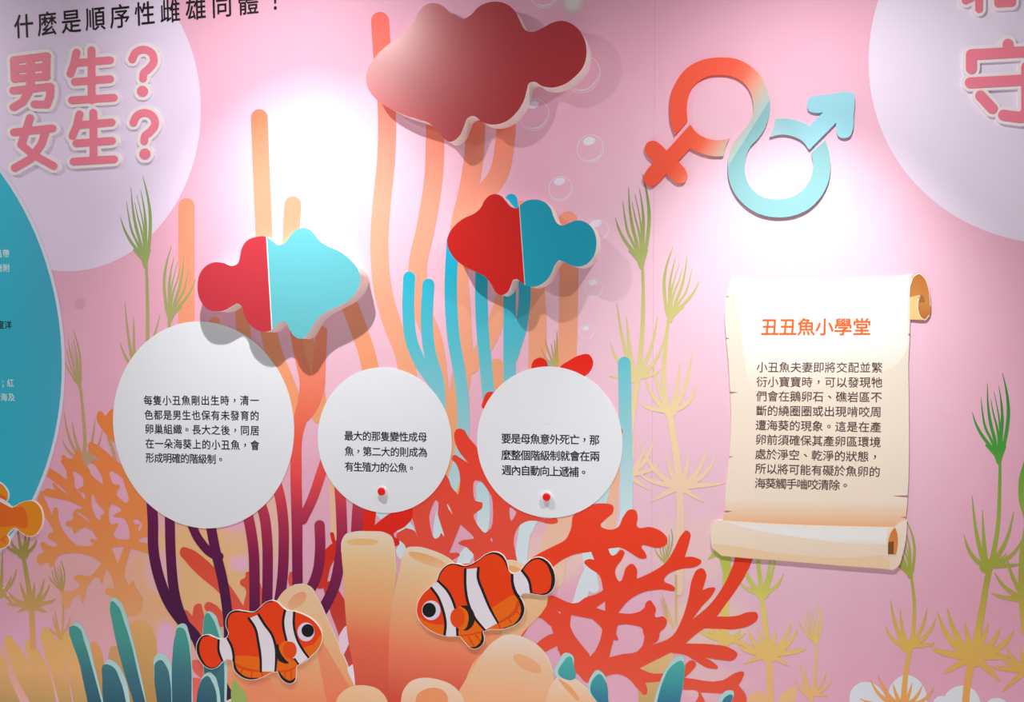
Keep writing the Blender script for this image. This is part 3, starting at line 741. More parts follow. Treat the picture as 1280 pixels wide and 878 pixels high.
sponge(zq([(920, 245), (950, 240), (1000, 255), (1060, 290), (1138, 425), (1000, 622), (850, 1000, 1), (600, 1000, 1), (700, 600), (800, 400)]), 'sponge tube hidden behind the right clownfish', vert((700, (232, 204, 174)), (760, (230, 184, 138)), (878, (226, 160, 116))),
       [(ell(642, 713, 11, 5, 14), (232, 166, 110))], zq([(920, 245), (960, 243), (1000, 255), (1040, 275)]))
sponge(zq([(415, 215), (432, 185), (480, 177), (560, 195), (640, 232), (680, 262), (780, 330), (890, 450), (910, 600), (760, 760), (690, 1000, 1), (335, 1000, 1), (350, 560), (365, 420), (395, 300)]), 'wide sponge tube between the tall tube and the right clownfish', vert((685, (246, 226, 204)), (720, (252, 212, 164)), (770, (238, 170, 122)), (820, (206, 108, 80)), (878, (184, 68, 52))),
       [(ell(535.5, 700.5, 26, 6, 20), vert((690, (226, 164, 104)), (712, (234, 190, 146))))], zq([(415, 215), (432, 185), (480, 177), (560, 195), (640, 232), (665, 250)]))
sponge(zq([(108, 180), (113, 140), (130, 114), (165, 103), (250, 100), (325, 107), (355, 125), (368, 160), (374, 230), (382, 310), (365, 420), (350, 560), (342, 700), (345, 1000, 1), (185, 1000, 1), (165, 770), (140, 640), (125, 480), (115, 300)]), 'tall upright sponge tube left of the right clownfish', SPB,
       [(ell(453, 678, 20, 4.4, 0), vert((675, (226, 178, 122)), (683, (228, 184, 130))))], zq([(108, 200), (113, 140), (130, 114), (165, 103), (250, 100), (325, 107), (355, 125), (368, 160), (374, 230), (380, 300)]))
sponge([(560, 888, 1), (590, 838), (620, 800), (630, 795), (640, 794), (653, 797), (670, 806), (685, 823), (691, 840), (692, 856), (688, 888, 1)], 'large rounded sponge in front of the red branches, below the right clownfish', vert((794, (240, 222, 208)), (830, (244, 202, 166)), (878, (242, 178, 132))),
       [(ell(659, 830, 20, 8, 30), vert((815, (228, 176, 132)), (845, (222, 156, 110))))], [(630, 795), (640, 794), (653, 797), (670, 806), (685, 823), (691, 840)])
sponge([(680, 888, 1), (690, 855), (697, 847), (715, 848), (730, 858), (742, 871), (749, 888, 1)], 'small sponge at the foot of the largest red coral', vert((846, (228, 206, 188)), (878, (232, 186, 146))),
       [(stroke([(699, 850, 2), (710, 860, 7), (722, 874, 5)]), (222, 156, 104))], [(697, 847), (715, 848), (730, 858), (742, 871), (748, 884)])
z6 = lambda p: Z(320, 658, A, p)
sponge(z6([(390, 900, 1), (415, 845), (470, 803), (545, 795), (610, 815), (650, 860), (665, 900, 1)]), 'small domed sponge at the bottom edge under the tall tube', vert((855, (232, 196, 158)), (885, (230, 180, 136))))
sponge(z6([(720, 900, 1), (735, 820), (775, 773), (835, 757), (905, 765), (975, 792), (1025, 842), (1048, 900, 1)]), 'small domed sponge with an orange mouth at the bottom edge', vert((847, (230, 206, 186)), (885, (232, 186, 148))),
       [(smooth(z6([(792, 900, 1), (808, 838), (860, 810), (912, 810), (950, 838), (958, 900, 1)])), (224, 142, 96))])
sponge(Z(230, 740, C_, [(310, 900, 1), (350, 862), (400, 848), (450, 865), (480, 900, 1)]), 'pale tip of a sponge at the bottom edge left of the clownfish fin', (224, 196, 184))

# ------------------------------------------------------------------ teal blades
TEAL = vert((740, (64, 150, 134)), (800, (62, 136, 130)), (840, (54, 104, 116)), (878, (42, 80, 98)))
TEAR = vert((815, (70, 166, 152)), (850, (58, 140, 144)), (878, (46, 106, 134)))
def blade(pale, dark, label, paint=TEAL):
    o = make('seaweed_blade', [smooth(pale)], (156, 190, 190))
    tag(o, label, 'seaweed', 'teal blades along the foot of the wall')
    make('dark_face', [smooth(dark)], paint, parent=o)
zl = lambda p: Z(0, 658, A, p)
zm = lambda p: Z(230, 740, C_, p)
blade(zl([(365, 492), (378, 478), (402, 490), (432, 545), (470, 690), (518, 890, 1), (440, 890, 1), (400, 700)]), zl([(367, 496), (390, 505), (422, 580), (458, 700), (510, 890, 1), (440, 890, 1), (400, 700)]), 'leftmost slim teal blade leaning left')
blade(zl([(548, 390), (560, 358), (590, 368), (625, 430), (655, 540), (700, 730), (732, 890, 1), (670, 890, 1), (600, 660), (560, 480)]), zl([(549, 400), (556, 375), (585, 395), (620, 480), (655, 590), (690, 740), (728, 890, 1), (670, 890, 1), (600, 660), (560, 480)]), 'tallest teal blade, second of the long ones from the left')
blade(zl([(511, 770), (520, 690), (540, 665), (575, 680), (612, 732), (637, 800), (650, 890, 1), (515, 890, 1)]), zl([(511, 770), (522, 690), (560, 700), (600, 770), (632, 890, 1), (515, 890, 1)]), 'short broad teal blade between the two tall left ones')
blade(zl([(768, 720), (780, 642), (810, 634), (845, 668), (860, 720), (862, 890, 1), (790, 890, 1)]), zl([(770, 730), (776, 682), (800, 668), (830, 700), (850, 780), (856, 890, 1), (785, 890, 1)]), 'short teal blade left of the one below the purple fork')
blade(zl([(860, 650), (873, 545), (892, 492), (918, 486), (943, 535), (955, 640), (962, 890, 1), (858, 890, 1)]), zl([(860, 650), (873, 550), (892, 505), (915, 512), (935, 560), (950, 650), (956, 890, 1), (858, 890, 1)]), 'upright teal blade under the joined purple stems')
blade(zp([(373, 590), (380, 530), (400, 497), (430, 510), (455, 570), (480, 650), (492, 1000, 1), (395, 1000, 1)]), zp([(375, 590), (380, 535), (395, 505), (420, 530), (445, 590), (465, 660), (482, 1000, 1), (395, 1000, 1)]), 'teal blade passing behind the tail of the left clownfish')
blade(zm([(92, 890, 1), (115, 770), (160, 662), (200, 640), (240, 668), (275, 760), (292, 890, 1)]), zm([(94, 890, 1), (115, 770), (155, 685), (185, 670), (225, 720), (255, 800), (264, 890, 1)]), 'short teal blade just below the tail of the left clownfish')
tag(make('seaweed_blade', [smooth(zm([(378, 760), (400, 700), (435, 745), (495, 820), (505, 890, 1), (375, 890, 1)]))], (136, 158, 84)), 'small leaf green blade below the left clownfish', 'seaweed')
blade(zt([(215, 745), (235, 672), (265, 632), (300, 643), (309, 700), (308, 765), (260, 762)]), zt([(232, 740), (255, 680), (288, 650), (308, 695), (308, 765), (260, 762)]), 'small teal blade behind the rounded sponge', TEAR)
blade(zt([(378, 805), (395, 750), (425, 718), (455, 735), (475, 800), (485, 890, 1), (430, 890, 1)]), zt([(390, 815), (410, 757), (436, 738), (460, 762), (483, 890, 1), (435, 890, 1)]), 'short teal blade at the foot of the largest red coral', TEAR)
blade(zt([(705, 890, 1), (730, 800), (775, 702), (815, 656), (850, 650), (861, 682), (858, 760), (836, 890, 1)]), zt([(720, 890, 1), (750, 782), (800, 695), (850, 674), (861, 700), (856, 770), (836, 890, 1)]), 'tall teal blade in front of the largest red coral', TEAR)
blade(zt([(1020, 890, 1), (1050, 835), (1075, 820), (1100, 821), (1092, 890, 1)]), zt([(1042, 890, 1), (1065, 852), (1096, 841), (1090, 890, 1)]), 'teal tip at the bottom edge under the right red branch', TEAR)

# ------------------------------------------------------------------ blue circle with writing at the left edge
pts_o = [(6, 220), (45, 276), (66, 343), (79.7, 440), (79.4, 490), (67.7, 560), (46, 625)]
bp_ = make('round_panel', [fit_circle(pts_o)], (206, 206, 222))
tag(bp_, 'big blue circle with a lilac border and white writing at the left edge', 'sign')
make('blue_face', [fit_circle(pts_o, -0.0095)], ('d', (0, 500), (75, 500), [(0, (44, 164, 186)), (1, (58, 150, 176))]), parent=bp_)
dd = LAYER[0]+STEP; LAYER[0] = dd
LB = lambda t, x, y: (t, (x-9.4, y), (x, y))
writing('white_text', [LB('溫帶', 7.5, 317.2), LB('洲附', 8, 335.5)], 9.6, (225, 238, 240), dd, bp_)
writing('white_text', [LB('；紅', 13, 479.3), LB('海及', 14.3, 497)], 9.6, (225, 238, 240), dd, bp_)
writing('black_text', [LB('度洋', 10.3, 406.7)], 10, (20, 20, 26), dd, bp_, 0.02)

# ------------------------------------------------------------------ white discs
def disc(cx, cy, rx, ry, lines, label, button=None, cap=None, size=11.6):
    o = make('round_panel', [circle(cx, cy, ry, 0.0015, 128)], (220, 223, 229), d=0.0015, back=0.0, rough=0.5)
    tag(o, label, 'sign', 'white round text panels')
    writing('panel_text', lines, size, (30, 22, 26), 0.00156, o, 0.018)
    if cap:
        c = make('screw_cap', [circle(cap[0], cap[1], 7.5, 0.0017)], (220, 223, 229), d=0.0018, back=0.0015, rough=0.5, parent=o)
    if button:
        base = make('button_collar', [circle(button[0]+0.3, button[1]+0.1, 7.0, 0.006)], (246, 246, 248), d=0.006, back=0.0015, parent=o, rough=0.3)
        red = lathe('red_button', button, 4.9, 0.006, 0.010, (206, 12, 14), base)
    return o

def lathe(name, at, rpx, d0, d1, col, parent):
    c = W(at[0], at[1], d1); r = abs(W(at[0], at[1]-rpx, d1).z-W(at[0], at[1]+rpx, d1).z)/2
    prof = [(1.0, d0), (1.0, d0+(d1-d0)*0.6), (0.93, d0+(d1-d0)*0.82), (0.7, d0+(d1-d0)*0.95), (0.35, d1), (0.0, d1)]
    n = 32; vs, fs = [], []
    for k, dd_ in prof[:-1]:
        vs += [(r*k*math.cos(2*math.pi*i/n), -dd_, r*k*math.sin(2*math.pi*i/n)) for i in range(n)]
    for j in range(len(prof)-2):
        fs += [(j*n+i, j*n+(i+1) % n, (j+1)*n+(i+1) % n, (j+1)*n+i) for i in range(n)]
    vs.append((0, -prof[-1][1], 0)); j = (len(prof)-2)*n
    fs += [(j+i, j+(i+1) % n, len(vs)-1) for i in range(n)]
    me = bpy.data.meshes.new(name); me.from_pydata(vs, [], fs); me.update()
    for p in me.polygons: p.use_smooth = True
    o = bpy.data.objects.new(name, me); COL.objects.link(o)
    me.materials.append(flat_mat(col, 0.25, 0.5))
    o.parent = parent
    pl = parent.location + (parent.parent.location if parent.parent else Vector())
    o.location = Vector((c.x, 0, c.z)) - pl
    o['label'] = 'red push button'
    return o

disc(251.5, 532.5, 112.5, 129.3, [('每隻小丑魚剛出生時，清一', (185, 501), (318, 501.2)), ('色都是男生也保有未發育的', (186, 519.2), (318.3, 520.2)), ('卵巢組織。長大之後，同居', (186.7, 536.8), (318.5, 538.8)),
     ('在一朵海葵上的小丑魚，會', (187.2, 555), (318.6, 557.3)), ('形成明確的階級制。', (187.5, 572.8), (275.7, 574.8))], 'largest white disc with five lines of text, under the red and aqua fish', size=11.8)
disc(479.5, 551, 84.5, 91, [('最大的那隻變性成母', (436, 545.3), (528, 547)), ('魚，第二大的則成為', (436.5, 564.6), (528.5, 566)), ('有生殖力的公魚。', (436.5, 583.8), (514.4, 585.6))],
     'smallest white disc with three lines of text and a red button, middle of three', (476, 615), (476, 524))
disc(685.5, 553.5, 90.5, 94.5, [('要是母魚意外死亡，那', (632.8, 548.8), (743, 550.6)), ('麼整個階級制就會在兩', (632.8, 569.4), (743.6, 571)), ('週內自動向上遞補。', (633.3, 588.2), (729.5, 590.8))],
     'white disc with a red button under the red and teal fish', (682.6, 622), (683, 523), 12.2)

# ------------------------------------------------------------------ thick fish panels
FT = 0.04
def fish_panel(pts, label, faces, gloss=(0.4, 0.5)):
    out = smooth(pts, 6)
    o = make('fish_panel', [out], (226, 218, 214), d=FT, back=0.0, rough=0.55)
    tag(o, label, 'fish panel', 'thick fish shaped panels')
    for nm, col, subs in faces:
        make(nm, [out], col, [np.array(s) for s in subs], d=FT+0.0004, parent=o, rough=gloss[0], spec=gloss[1])
    return o

fish_panel(Z(440, 0, A, [(70, 400), (80, 340), (120, 280), (190, 215), (265, 165), (305, 115), (335, 55), (370, 23), (410, 15), (450, 28), (495, 70), (545, 97), (585, 80), (640, 28), (710, 8), (770, 20), (815, 58), (840, 110), (865, 150), (890, 160), (940, 145), (1000, 113), (1050, 104), (1110, 128), (1155, 185), (1170, 260), (1155, 330), (1110, 385), (1050, 425), (1000, 437), (950, 430), (905, 408), (885, 414), (872, 450), (860, 495), (820, 562), (770, 605), (710, 622), (660, 614), (600, 579), (578, 588), (560, 625), (540, 672), (515, 698), (485, 708), (458, 690), (425, 648), (385, 615), (330, 596), (240, 566), (170, 530), (110, 485), (80, 440)]),
           'plain dark red fish panel at the top, largest of the thick fish', [('red_face', (144, 10, 26), [])], gloss=(0.35, 0.5))
for _c in bpy.data.objects['fish_panel'].children:
    _c.data.materials[0].node_tree.nodes['Principled BSDF'].inputs['IOR'].default_value = 1.75      # lacquered, catches the lamp at its nose

def half(x0, y0, x1, y1, side, gap):
    """everything on one side of the dividing line"""
    dx, dy = x1-x0, y1-y0; l = math.hypot(dx, dy); ux, uy = dx/l, dy/l; nx, ny = -uy*side, ux*side
    a, b = (x0-ux*200+nx*gap, y0-uy*200+ny*gap), (x1+ux*200+nx*gap, y1+uy*200+ny*gap)
    return [a, b, (b[0]+nx*400, b[1]+ny*400), (a[0]+nx*400, a[1]+ny*400)]
s1 = Z(160, 280, A, [(691, 65), (718, 528)]); s1 = (*s1[0], *s1[1])
fish_panel(Z(160, 280, A, [(347, 310), (355, 258), (385, 213), (430, 192), (475, 195), (520, 209), (545, 200), (558, 165), (566, 125), (592, 85), (635, 66), (690, 65), (720, 84), (750, 105), (780, 95), (810, 57), (840, 29), (875, 20), (910, 31), (940, 65), (965, 93), (1000, 113), (1060, 140), (1110, 180), (1145, 225), (1160, 270), (1145, 330), (1100, 380), (1040, 415), (980, 445), (940, 480), (912, 525), (890, 558), (860, 573), (830, 560), (805, 525), (788, 492), (770, 487), (745, 501), (718, 528), (690, 538), (650, 533), (610, 505), (582, 458), (567, 412), (550, 398), (520, 410), (480, 432), (440, 437), (395, 425), (365, 390), (350, 350)]),
           'fish panel with red tail half and aqua front half above the largest disc', [('red_face', (164, 40, 52), [half(*s1, -1, -0.7)]), ('aqua_face', (84, 162, 172), [half(*s1, 1, -0.7)])])
s2 = Z(460, 180, A, [(755, 315), (782, 703)]); s2 = (*s2[0], *s2[1])
fish_panel(Z(460, 180, A, [(395, 500), (400, 458), (430, 410), (480, 370), (530, 347), (560, 322), (582, 282), (607, 257), (635, 250), (665, 260), (690, 288), (715, 314), (740, 321), (762, 302), (790, 284), (830, 277), (880, 290), (910, 320), (925, 360), (943, 395), (965, 407), (1000, 395), (1040, 382), (1080, 388), (1120, 422), (1138, 470), (1138, 520), (1120, 570), (1085, 603), (1050, 613), (1010, 605), (975, 588), (950, 582), (935, 600), (915, 645), (880, 690), (840, 711), (800, 711), (770, 695), (740, 675), (725, 678), (715, 700), (695, 740), (665, 755), (640, 742), (615, 700), (580, 660), (540, 640), (480, 610), (430, 570), (405, 530)]),
           'fish panel with red front half and teal tail half in the middle', [('red_face', (174, 12, 4), [half(*s2, -1, -0.5)]), ('teal_face', (8, 132, 156), [half(*s2, 1, -0.5)])])

# ------------------------------------------------------------------ the red and blue symbol
SY = 0.006
sy = thing('gender_symbol', (940, 272), 'joined female and male symbol running from red to pale blue', 'symbol')
zy = lambda p: Z(790, 60, 300/1197, p)
g0, g1 = zy([(215, 129), (618, 371)])   # along (1, 0.6)
def tt(v): return (v-(215+129*0.6))/((618+371*0.6)-(215+129*0.6))
SG = ('d', g0, g1, [(max(0, tt(560)), (228, 84, 60)), (tt(640), (234, 104, 76)), (tt(700), (206, 122, 104)), (tt(775), (172, 156, 142)), (tt(838), (146, 168, 168)), (1, (112, 156, 160))])
v0, v1 = zy([(560, 420), (500, 660)])
P1 = [(215, 435, 1), (195, 380), (188, 310), (195, 230), (225, 160), (280, 95), (350, 60), (440, 47), (520, 55), (590, 90), (640, 140), (675, 210), (688, 280), (680, 350), (660, 405), (625, 455), (590, 492), (570, 540), (562, 590), (570, 650), (600, 705), (650, 742), (720, 755), (790, 745), (850, 710), (890, 650), (903, 590), (893, 522, 1), (965, 460, 1), (985, 530), (990, 600), (975, 680), (930, 758), (870, 810), (800, 838), (720, 845), (640, 830), (570, 790), (515, 730), (485, 660), (478, 590), (485, 530), (510, 470), (550, 420), (590, 365), (605, 310), (603, 265), (585, 210), (545, 165), (490, 140), (440, 135), (380, 142), (320, 175), (285, 225), (272, 290), (275, 365, 1)]
P2 = [(290, 382, 1), (320, 420), (370, 450), (430, 460), (487, 450, 1), (465, 495), (455, 540, 1), (390, 538), (330, 520), (290, 500, 1), (228, 565, 1), (265, 605), (275, 640), (260, 670), (230, 675), (200, 655), (170, 628, 1), (130, 670), (100, 690), (70, 680), (55, 650), (70, 615), (110, 570, 1), (75, 535), (63, 500), (80, 470), (110, 463), (140, 480), (172, 513, 1)]
P3 = [(715, 355, 1), (760, 352), (830, 365), (885, 390, 1), (952, 322, 1), (910, 323), (880, 310), (872, 280), (885, 250), (915, 240), (1000, 230), (1080, 220), (1105, 230), (1110, 260), (1105, 340), (1100, 410), (1085, 440), (1055, 450), (1030, 440), (1018, 410), (1018, 372, 1), (884, 508, 1), (850, 465), (800, 440), (740, 432), (685, 445, 1), (705, 400)]
make('looped_band', [smooth(zy(P1), 6)], SG, d=SY, back=0.0, parent=sy, rough=0.45)
make('red_cross', [smooth(zy(P2), 6)], SG, d=SY, back=0.0, parent=sy, rough=0.45)
make('blue_arrow', [smooth(zy(P3), 6)], ('d', *zy([(690, 420), (900, 300)]), [(0, (140, 166, 172)), (0.4, (120, 164, 172)), (1, (124, 176, 188))]), d=SY, back=0.0, parent=sy, rough=0.45)

# ------------------------------------------------------------------ parchment scroll
SD = 0.0035
zk = lambda p: Z(880, 330, 300/1279, p)
sc = thing('parchment_scroll', (1010, 714), 'cream parchment scroll with an orange title and nine lines of text', 'sign')
sheet = zk([(138, 115), (150, 80, 1), (165, 79), (250, 89), (500, 97), (800, 86), (1000, 70), (1112, 57, 1), (1102, 110), (1098, 300), (1095, 420), (1090, 500)]) + \
    [(1136, 500), (1135.5, 600), (1133, 640), (1129, 664), (900, 660, 1), (904, 648), (907, 615), (912, 565), (913.6, 515), (912.6, 490), (910.6, 455), (908, 426), (906, 400), (907, 377), (909, 366)]
tears = [zk([(100, 168, 1), (141, 175, 1), (100, 181, 1)]), zk([(100, 392, 1), (136, 397, 1), (100, 410, 1)]), zk([(120, 678, 1), (183, 686, 1), (120, 696, 1)]), zk([(1110, 371, 1), (1060, 378, 1), (1110, 383, 1)]),
         Z(960, 440, A, [(712, 714, 1), (625, 720, 1), (712, 730, 1)]), Z(960, 440, A, [(712, 820, 1), (660, 826, 1), (712, 834, 1)]), Z(640, 440, A, [(1040, 788, 1), (1099, 797, 1), (1040, 806, 1)]), Z(640, 440, A, [(1070, 518, 1), (1104, 525, 1), (1070, 532, 1)])]
make('sheet', [smooth(sheet)], vert((345, (200, 191, 179)), (420, (198, 189, 177)), (540, (222, 208, 192)), (625, (238, 222, 204)), (648, (240, 198, 162)), (657, (236, 180, 134))), [np.array(t)[:, :2] for t in tears], d=SD, back=0.0, parent=sc)  # cream darkened upward to offset the strong lamp; orange foot is printed fold
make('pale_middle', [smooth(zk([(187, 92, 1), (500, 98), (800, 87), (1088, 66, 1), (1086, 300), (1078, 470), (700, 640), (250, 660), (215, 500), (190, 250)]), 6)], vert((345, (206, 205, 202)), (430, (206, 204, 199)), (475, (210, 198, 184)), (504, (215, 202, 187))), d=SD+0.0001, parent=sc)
make('curled_back', [smooth(zk([(1097, 200, 1), (1106, 110), (1122, 65), (1145, 52), (1172, 72), (1195, 130), (1208, 220), (1203, 272), (1178, 299), (1120, 299), (1097, 297, 1)]), 6)], ('d', *zk([(1180, 60), (1130, 290)]), [(0, (160, 98, 44)), (0.6, (172, 112, 54)), (1, (156, 92, 40))]), d=SD, back=0.0, parent=sc)
make('inner_curl', [smooth(zk([(1097, 178, 1), (1148, 166, 1), (1139, 205), (1139, 245), (1150, 280), (1168, 299, 1), (1097, 297, 1)]))], (206, 170, 112), d=SD+0.0002, parent=sc)
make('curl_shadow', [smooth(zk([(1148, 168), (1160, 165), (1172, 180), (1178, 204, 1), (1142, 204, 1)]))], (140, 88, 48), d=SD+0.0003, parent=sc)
make('curl_edge', [stroke(zk([(1102, 110, 0.9), (1118, 68, 1.1), (1145, 53, 1.1), (1174, 74, 0.8), (1197, 135, 0.7), (1207, 225, 0.7)])), stroke(zk([(1150, 168, 0.8), (1140, 210, 1), (1141, 250, 1), (1155, 284, 1), (1175, 298, 1), (1200, 275, 0.9)]))], (250, 238, 218), d=SD+0.0004, parent=sc)
zh = lambda p: Z(880, 625, 300/1280, p)
make('bottom_roll', [smooth(zh([(38, 150), (48, 125), (70, 108), (100, 111, 1), (400, 130), (700, 140), (1015, 147, 1), (1040, 125), (1083, 105, 1), (1078, 200), (1060, 290), (1036, 355), (1010, 374), (985, 372, 1), (700, 350), (400, 325), (200, 310), (95, 300, 1), (70, 280), (45, 255), (36, 200)]))], vert((650, (248, 232, 212)), (690, (248, 228, 206)), (712, (246, 218, 186))), d=SD+0.0006, back=0.0, parent=sc)
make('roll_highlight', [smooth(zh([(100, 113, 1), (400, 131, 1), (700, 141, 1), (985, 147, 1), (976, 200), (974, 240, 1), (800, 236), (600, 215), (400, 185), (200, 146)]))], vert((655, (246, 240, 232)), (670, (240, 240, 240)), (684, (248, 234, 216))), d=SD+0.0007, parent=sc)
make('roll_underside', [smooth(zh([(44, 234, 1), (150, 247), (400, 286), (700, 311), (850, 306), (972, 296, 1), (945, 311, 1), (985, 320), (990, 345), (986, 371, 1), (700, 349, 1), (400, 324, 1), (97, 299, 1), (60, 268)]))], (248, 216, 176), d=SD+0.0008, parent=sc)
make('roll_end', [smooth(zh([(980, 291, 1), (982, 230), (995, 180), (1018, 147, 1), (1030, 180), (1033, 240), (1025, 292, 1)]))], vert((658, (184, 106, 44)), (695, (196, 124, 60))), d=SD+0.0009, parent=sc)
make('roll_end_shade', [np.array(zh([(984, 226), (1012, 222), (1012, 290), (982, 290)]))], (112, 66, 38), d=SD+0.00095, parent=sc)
make('roll_end_edge', [stroke(zh([(977, 293, 0.8), (978, 230, 0.8), (991, 178, 0.9), (1016, 146, 0.9)])), stroke(zh([(977, 294, 1.0), (1000, 299, 0.9), (1028, 293, 0.5)]))], (246, 236, 220), d=SD+0.001, parent=sc)
writing('orange_title', [('丑丑魚小學堂', (962.3, 409.3), (1077.3, 409.2))], 20.5, (236, 96, 30), SD+0.0003, sc, 0.018)
writing('body_text', [('小丑魚夫妻即將交配並繁', (952.5, 459.5), (1096.3, 460)), ('衍小寶寶時，可以發現牠', (952.3, 477.8), (1096, 478.5)), ('們會在鵝卵石、礁岩區不', (952, 495.6), (1095.4, 497)), ('斷的繞圈圈或出現啃咬周', (951.8, 513.8), (1094.9, 515.5)),
        ('遭海葵的現象。這是在產', (951.3, 532), (1094.6, 534.5)), ('卵前須確保其產卵區環境', (951.2, 550), (1094, 553.2)), ('處於淨空、乾淨的狀態，', (950.7, 568.2), (1093.6, 571.6)), ('所以將可能有礙於魚卵的', (950.7, 586.3), (1093.3, 590.3)), ('海葵觸手嚙咬清除。', (950.2, 604.6), (1056.5, 607.2))], 12.6, (74, 52, 54), SD+0.0003, sc, 0.006)

# ------------------------------------------------------------------ clownfish cut-outs
ORR, ORO, WH, BK, OD = (214, 56, 6), (222, 100, 6), (214, 208, 218), (24, 20, 20), (196, 62, 6)
CD = 0.0045
def offset(poly, w):
    c = np.asarray(poly)
    t = np.roll(c, -1, 0)-np.roll(c, 1, 0); t /= np.maximum(np.linalg.norm(t, axis=1)[:, None], 1e-9)
    area = (c[:, 0]*np.roll(c[:, 1], -1)-np.roll(c[:, 0], -1)*c[:, 1]).sum()
    n = np.c_[t[:, 1], -t[:, 0]]*(1 if area > 0 else -1)
    return c+n*w

def clown(zf_, name, at, label, outline, layers, cat='clownfish', group='clownfish cut-outs'):
    o = thing(name, at, label, cat, group)
    out = smooth(zf_(outline), 5)
    make('board', [stroke(list(map(tuple, np.r_[out, out[:1]])), 1.5, n=1), out], (232, 226, 222), d=CD, back=0.0, parent=o)
    dep = CD+0.0001
    frame = np.array([(-3000, -3000), (4000, -3000), (4000, 4000), (-3000, 4000)], float)
    for nm, col, polys in layers:
        dep += 0.00004
        shapes = []
        for p in polys:
            if p == 'all': shapes.append(out)
            elif p[0] == 's': shapes.append(stroke([(*q[:2], q[2]) for q in zf_w(zf_, p[1])]))
            elif p[0] == 'e':
                (cx, cy), = zf_([(p[1], p[2])]); k = zf_([(1, 0)])[0][0]-zf_([(0, 0)])[0][0]
                shapes.append(ell(cx, cy, p[3]*k, p[4]*k))
            else: shapes.append(smooth(zf_(p), 5))
        # print ends at the board's outline
        V, T = clip_region(shapes, out)
        make_raw(nm, V, T, col, dep, o)
    return o

def zf_w(zf_, pts):
    k = zf_([(1, 0)])[0][0]-zf_([(0, 0)])[0][0]
    return [(*zf_([p[:2]])[0][:2], p[2]*k*1.65) for p in pts]

def clip_region(shapes, out):
    polys = [np.asarray(p, float)[:, :2] for p in shapes]+[np.asarray(out)]
    vs, es = [], []
    for p in polys:
        o = len(vs); vs += [Vector((float(a), float(b))) for a, b in p]
        es += [(o+i, o+(i+1) % len(p)) for i in range(len(p))]
    v, e, f, *_ = delaunay_2d_cdt(vs, es, [], 0, 1e-5)
    V = np.array([(p.x, p.y) for p in v]); T = np.array(f); cen = V[T].mean(1)
    ins = np.zeros(len(T), bool)
    for p in polys[:-1]: ins |= winding(p, cen) != 0
    ins &= winding(polys[-1], cen) != 0
    return V, T[ins]

def make_raw(name, V, T, col, d, parent):
    used = np.unique(T); mp = {int(u): i for i, u in enumerate(used)}
    P = [W(*V[u], d) for u in used]
    org = Vector((sum(p.x for p in P)/len(P), 0, min(p.z for p in P)))
    fs = []
    for t in T:
        t = tuple(mp[int(i)] for i in t); a, b, c = (P[i] for i in t)
        n = (b-a).cross(c-a)
        if n.length < 1e-13: continue
        fs.append(t if n.y < 0 else t[::-1])
    me = bpy.data.meshes.new(name); me.from_pydata([tuple(p-org) for p in P], [], fs); me.update()
    o = bpy.data.objects.new(name, me); COL.objects.link(o)
    o.parent = parent; o.location = org-parent.location
    me.materials.append(flat_mat(col, 0.5))
    return o

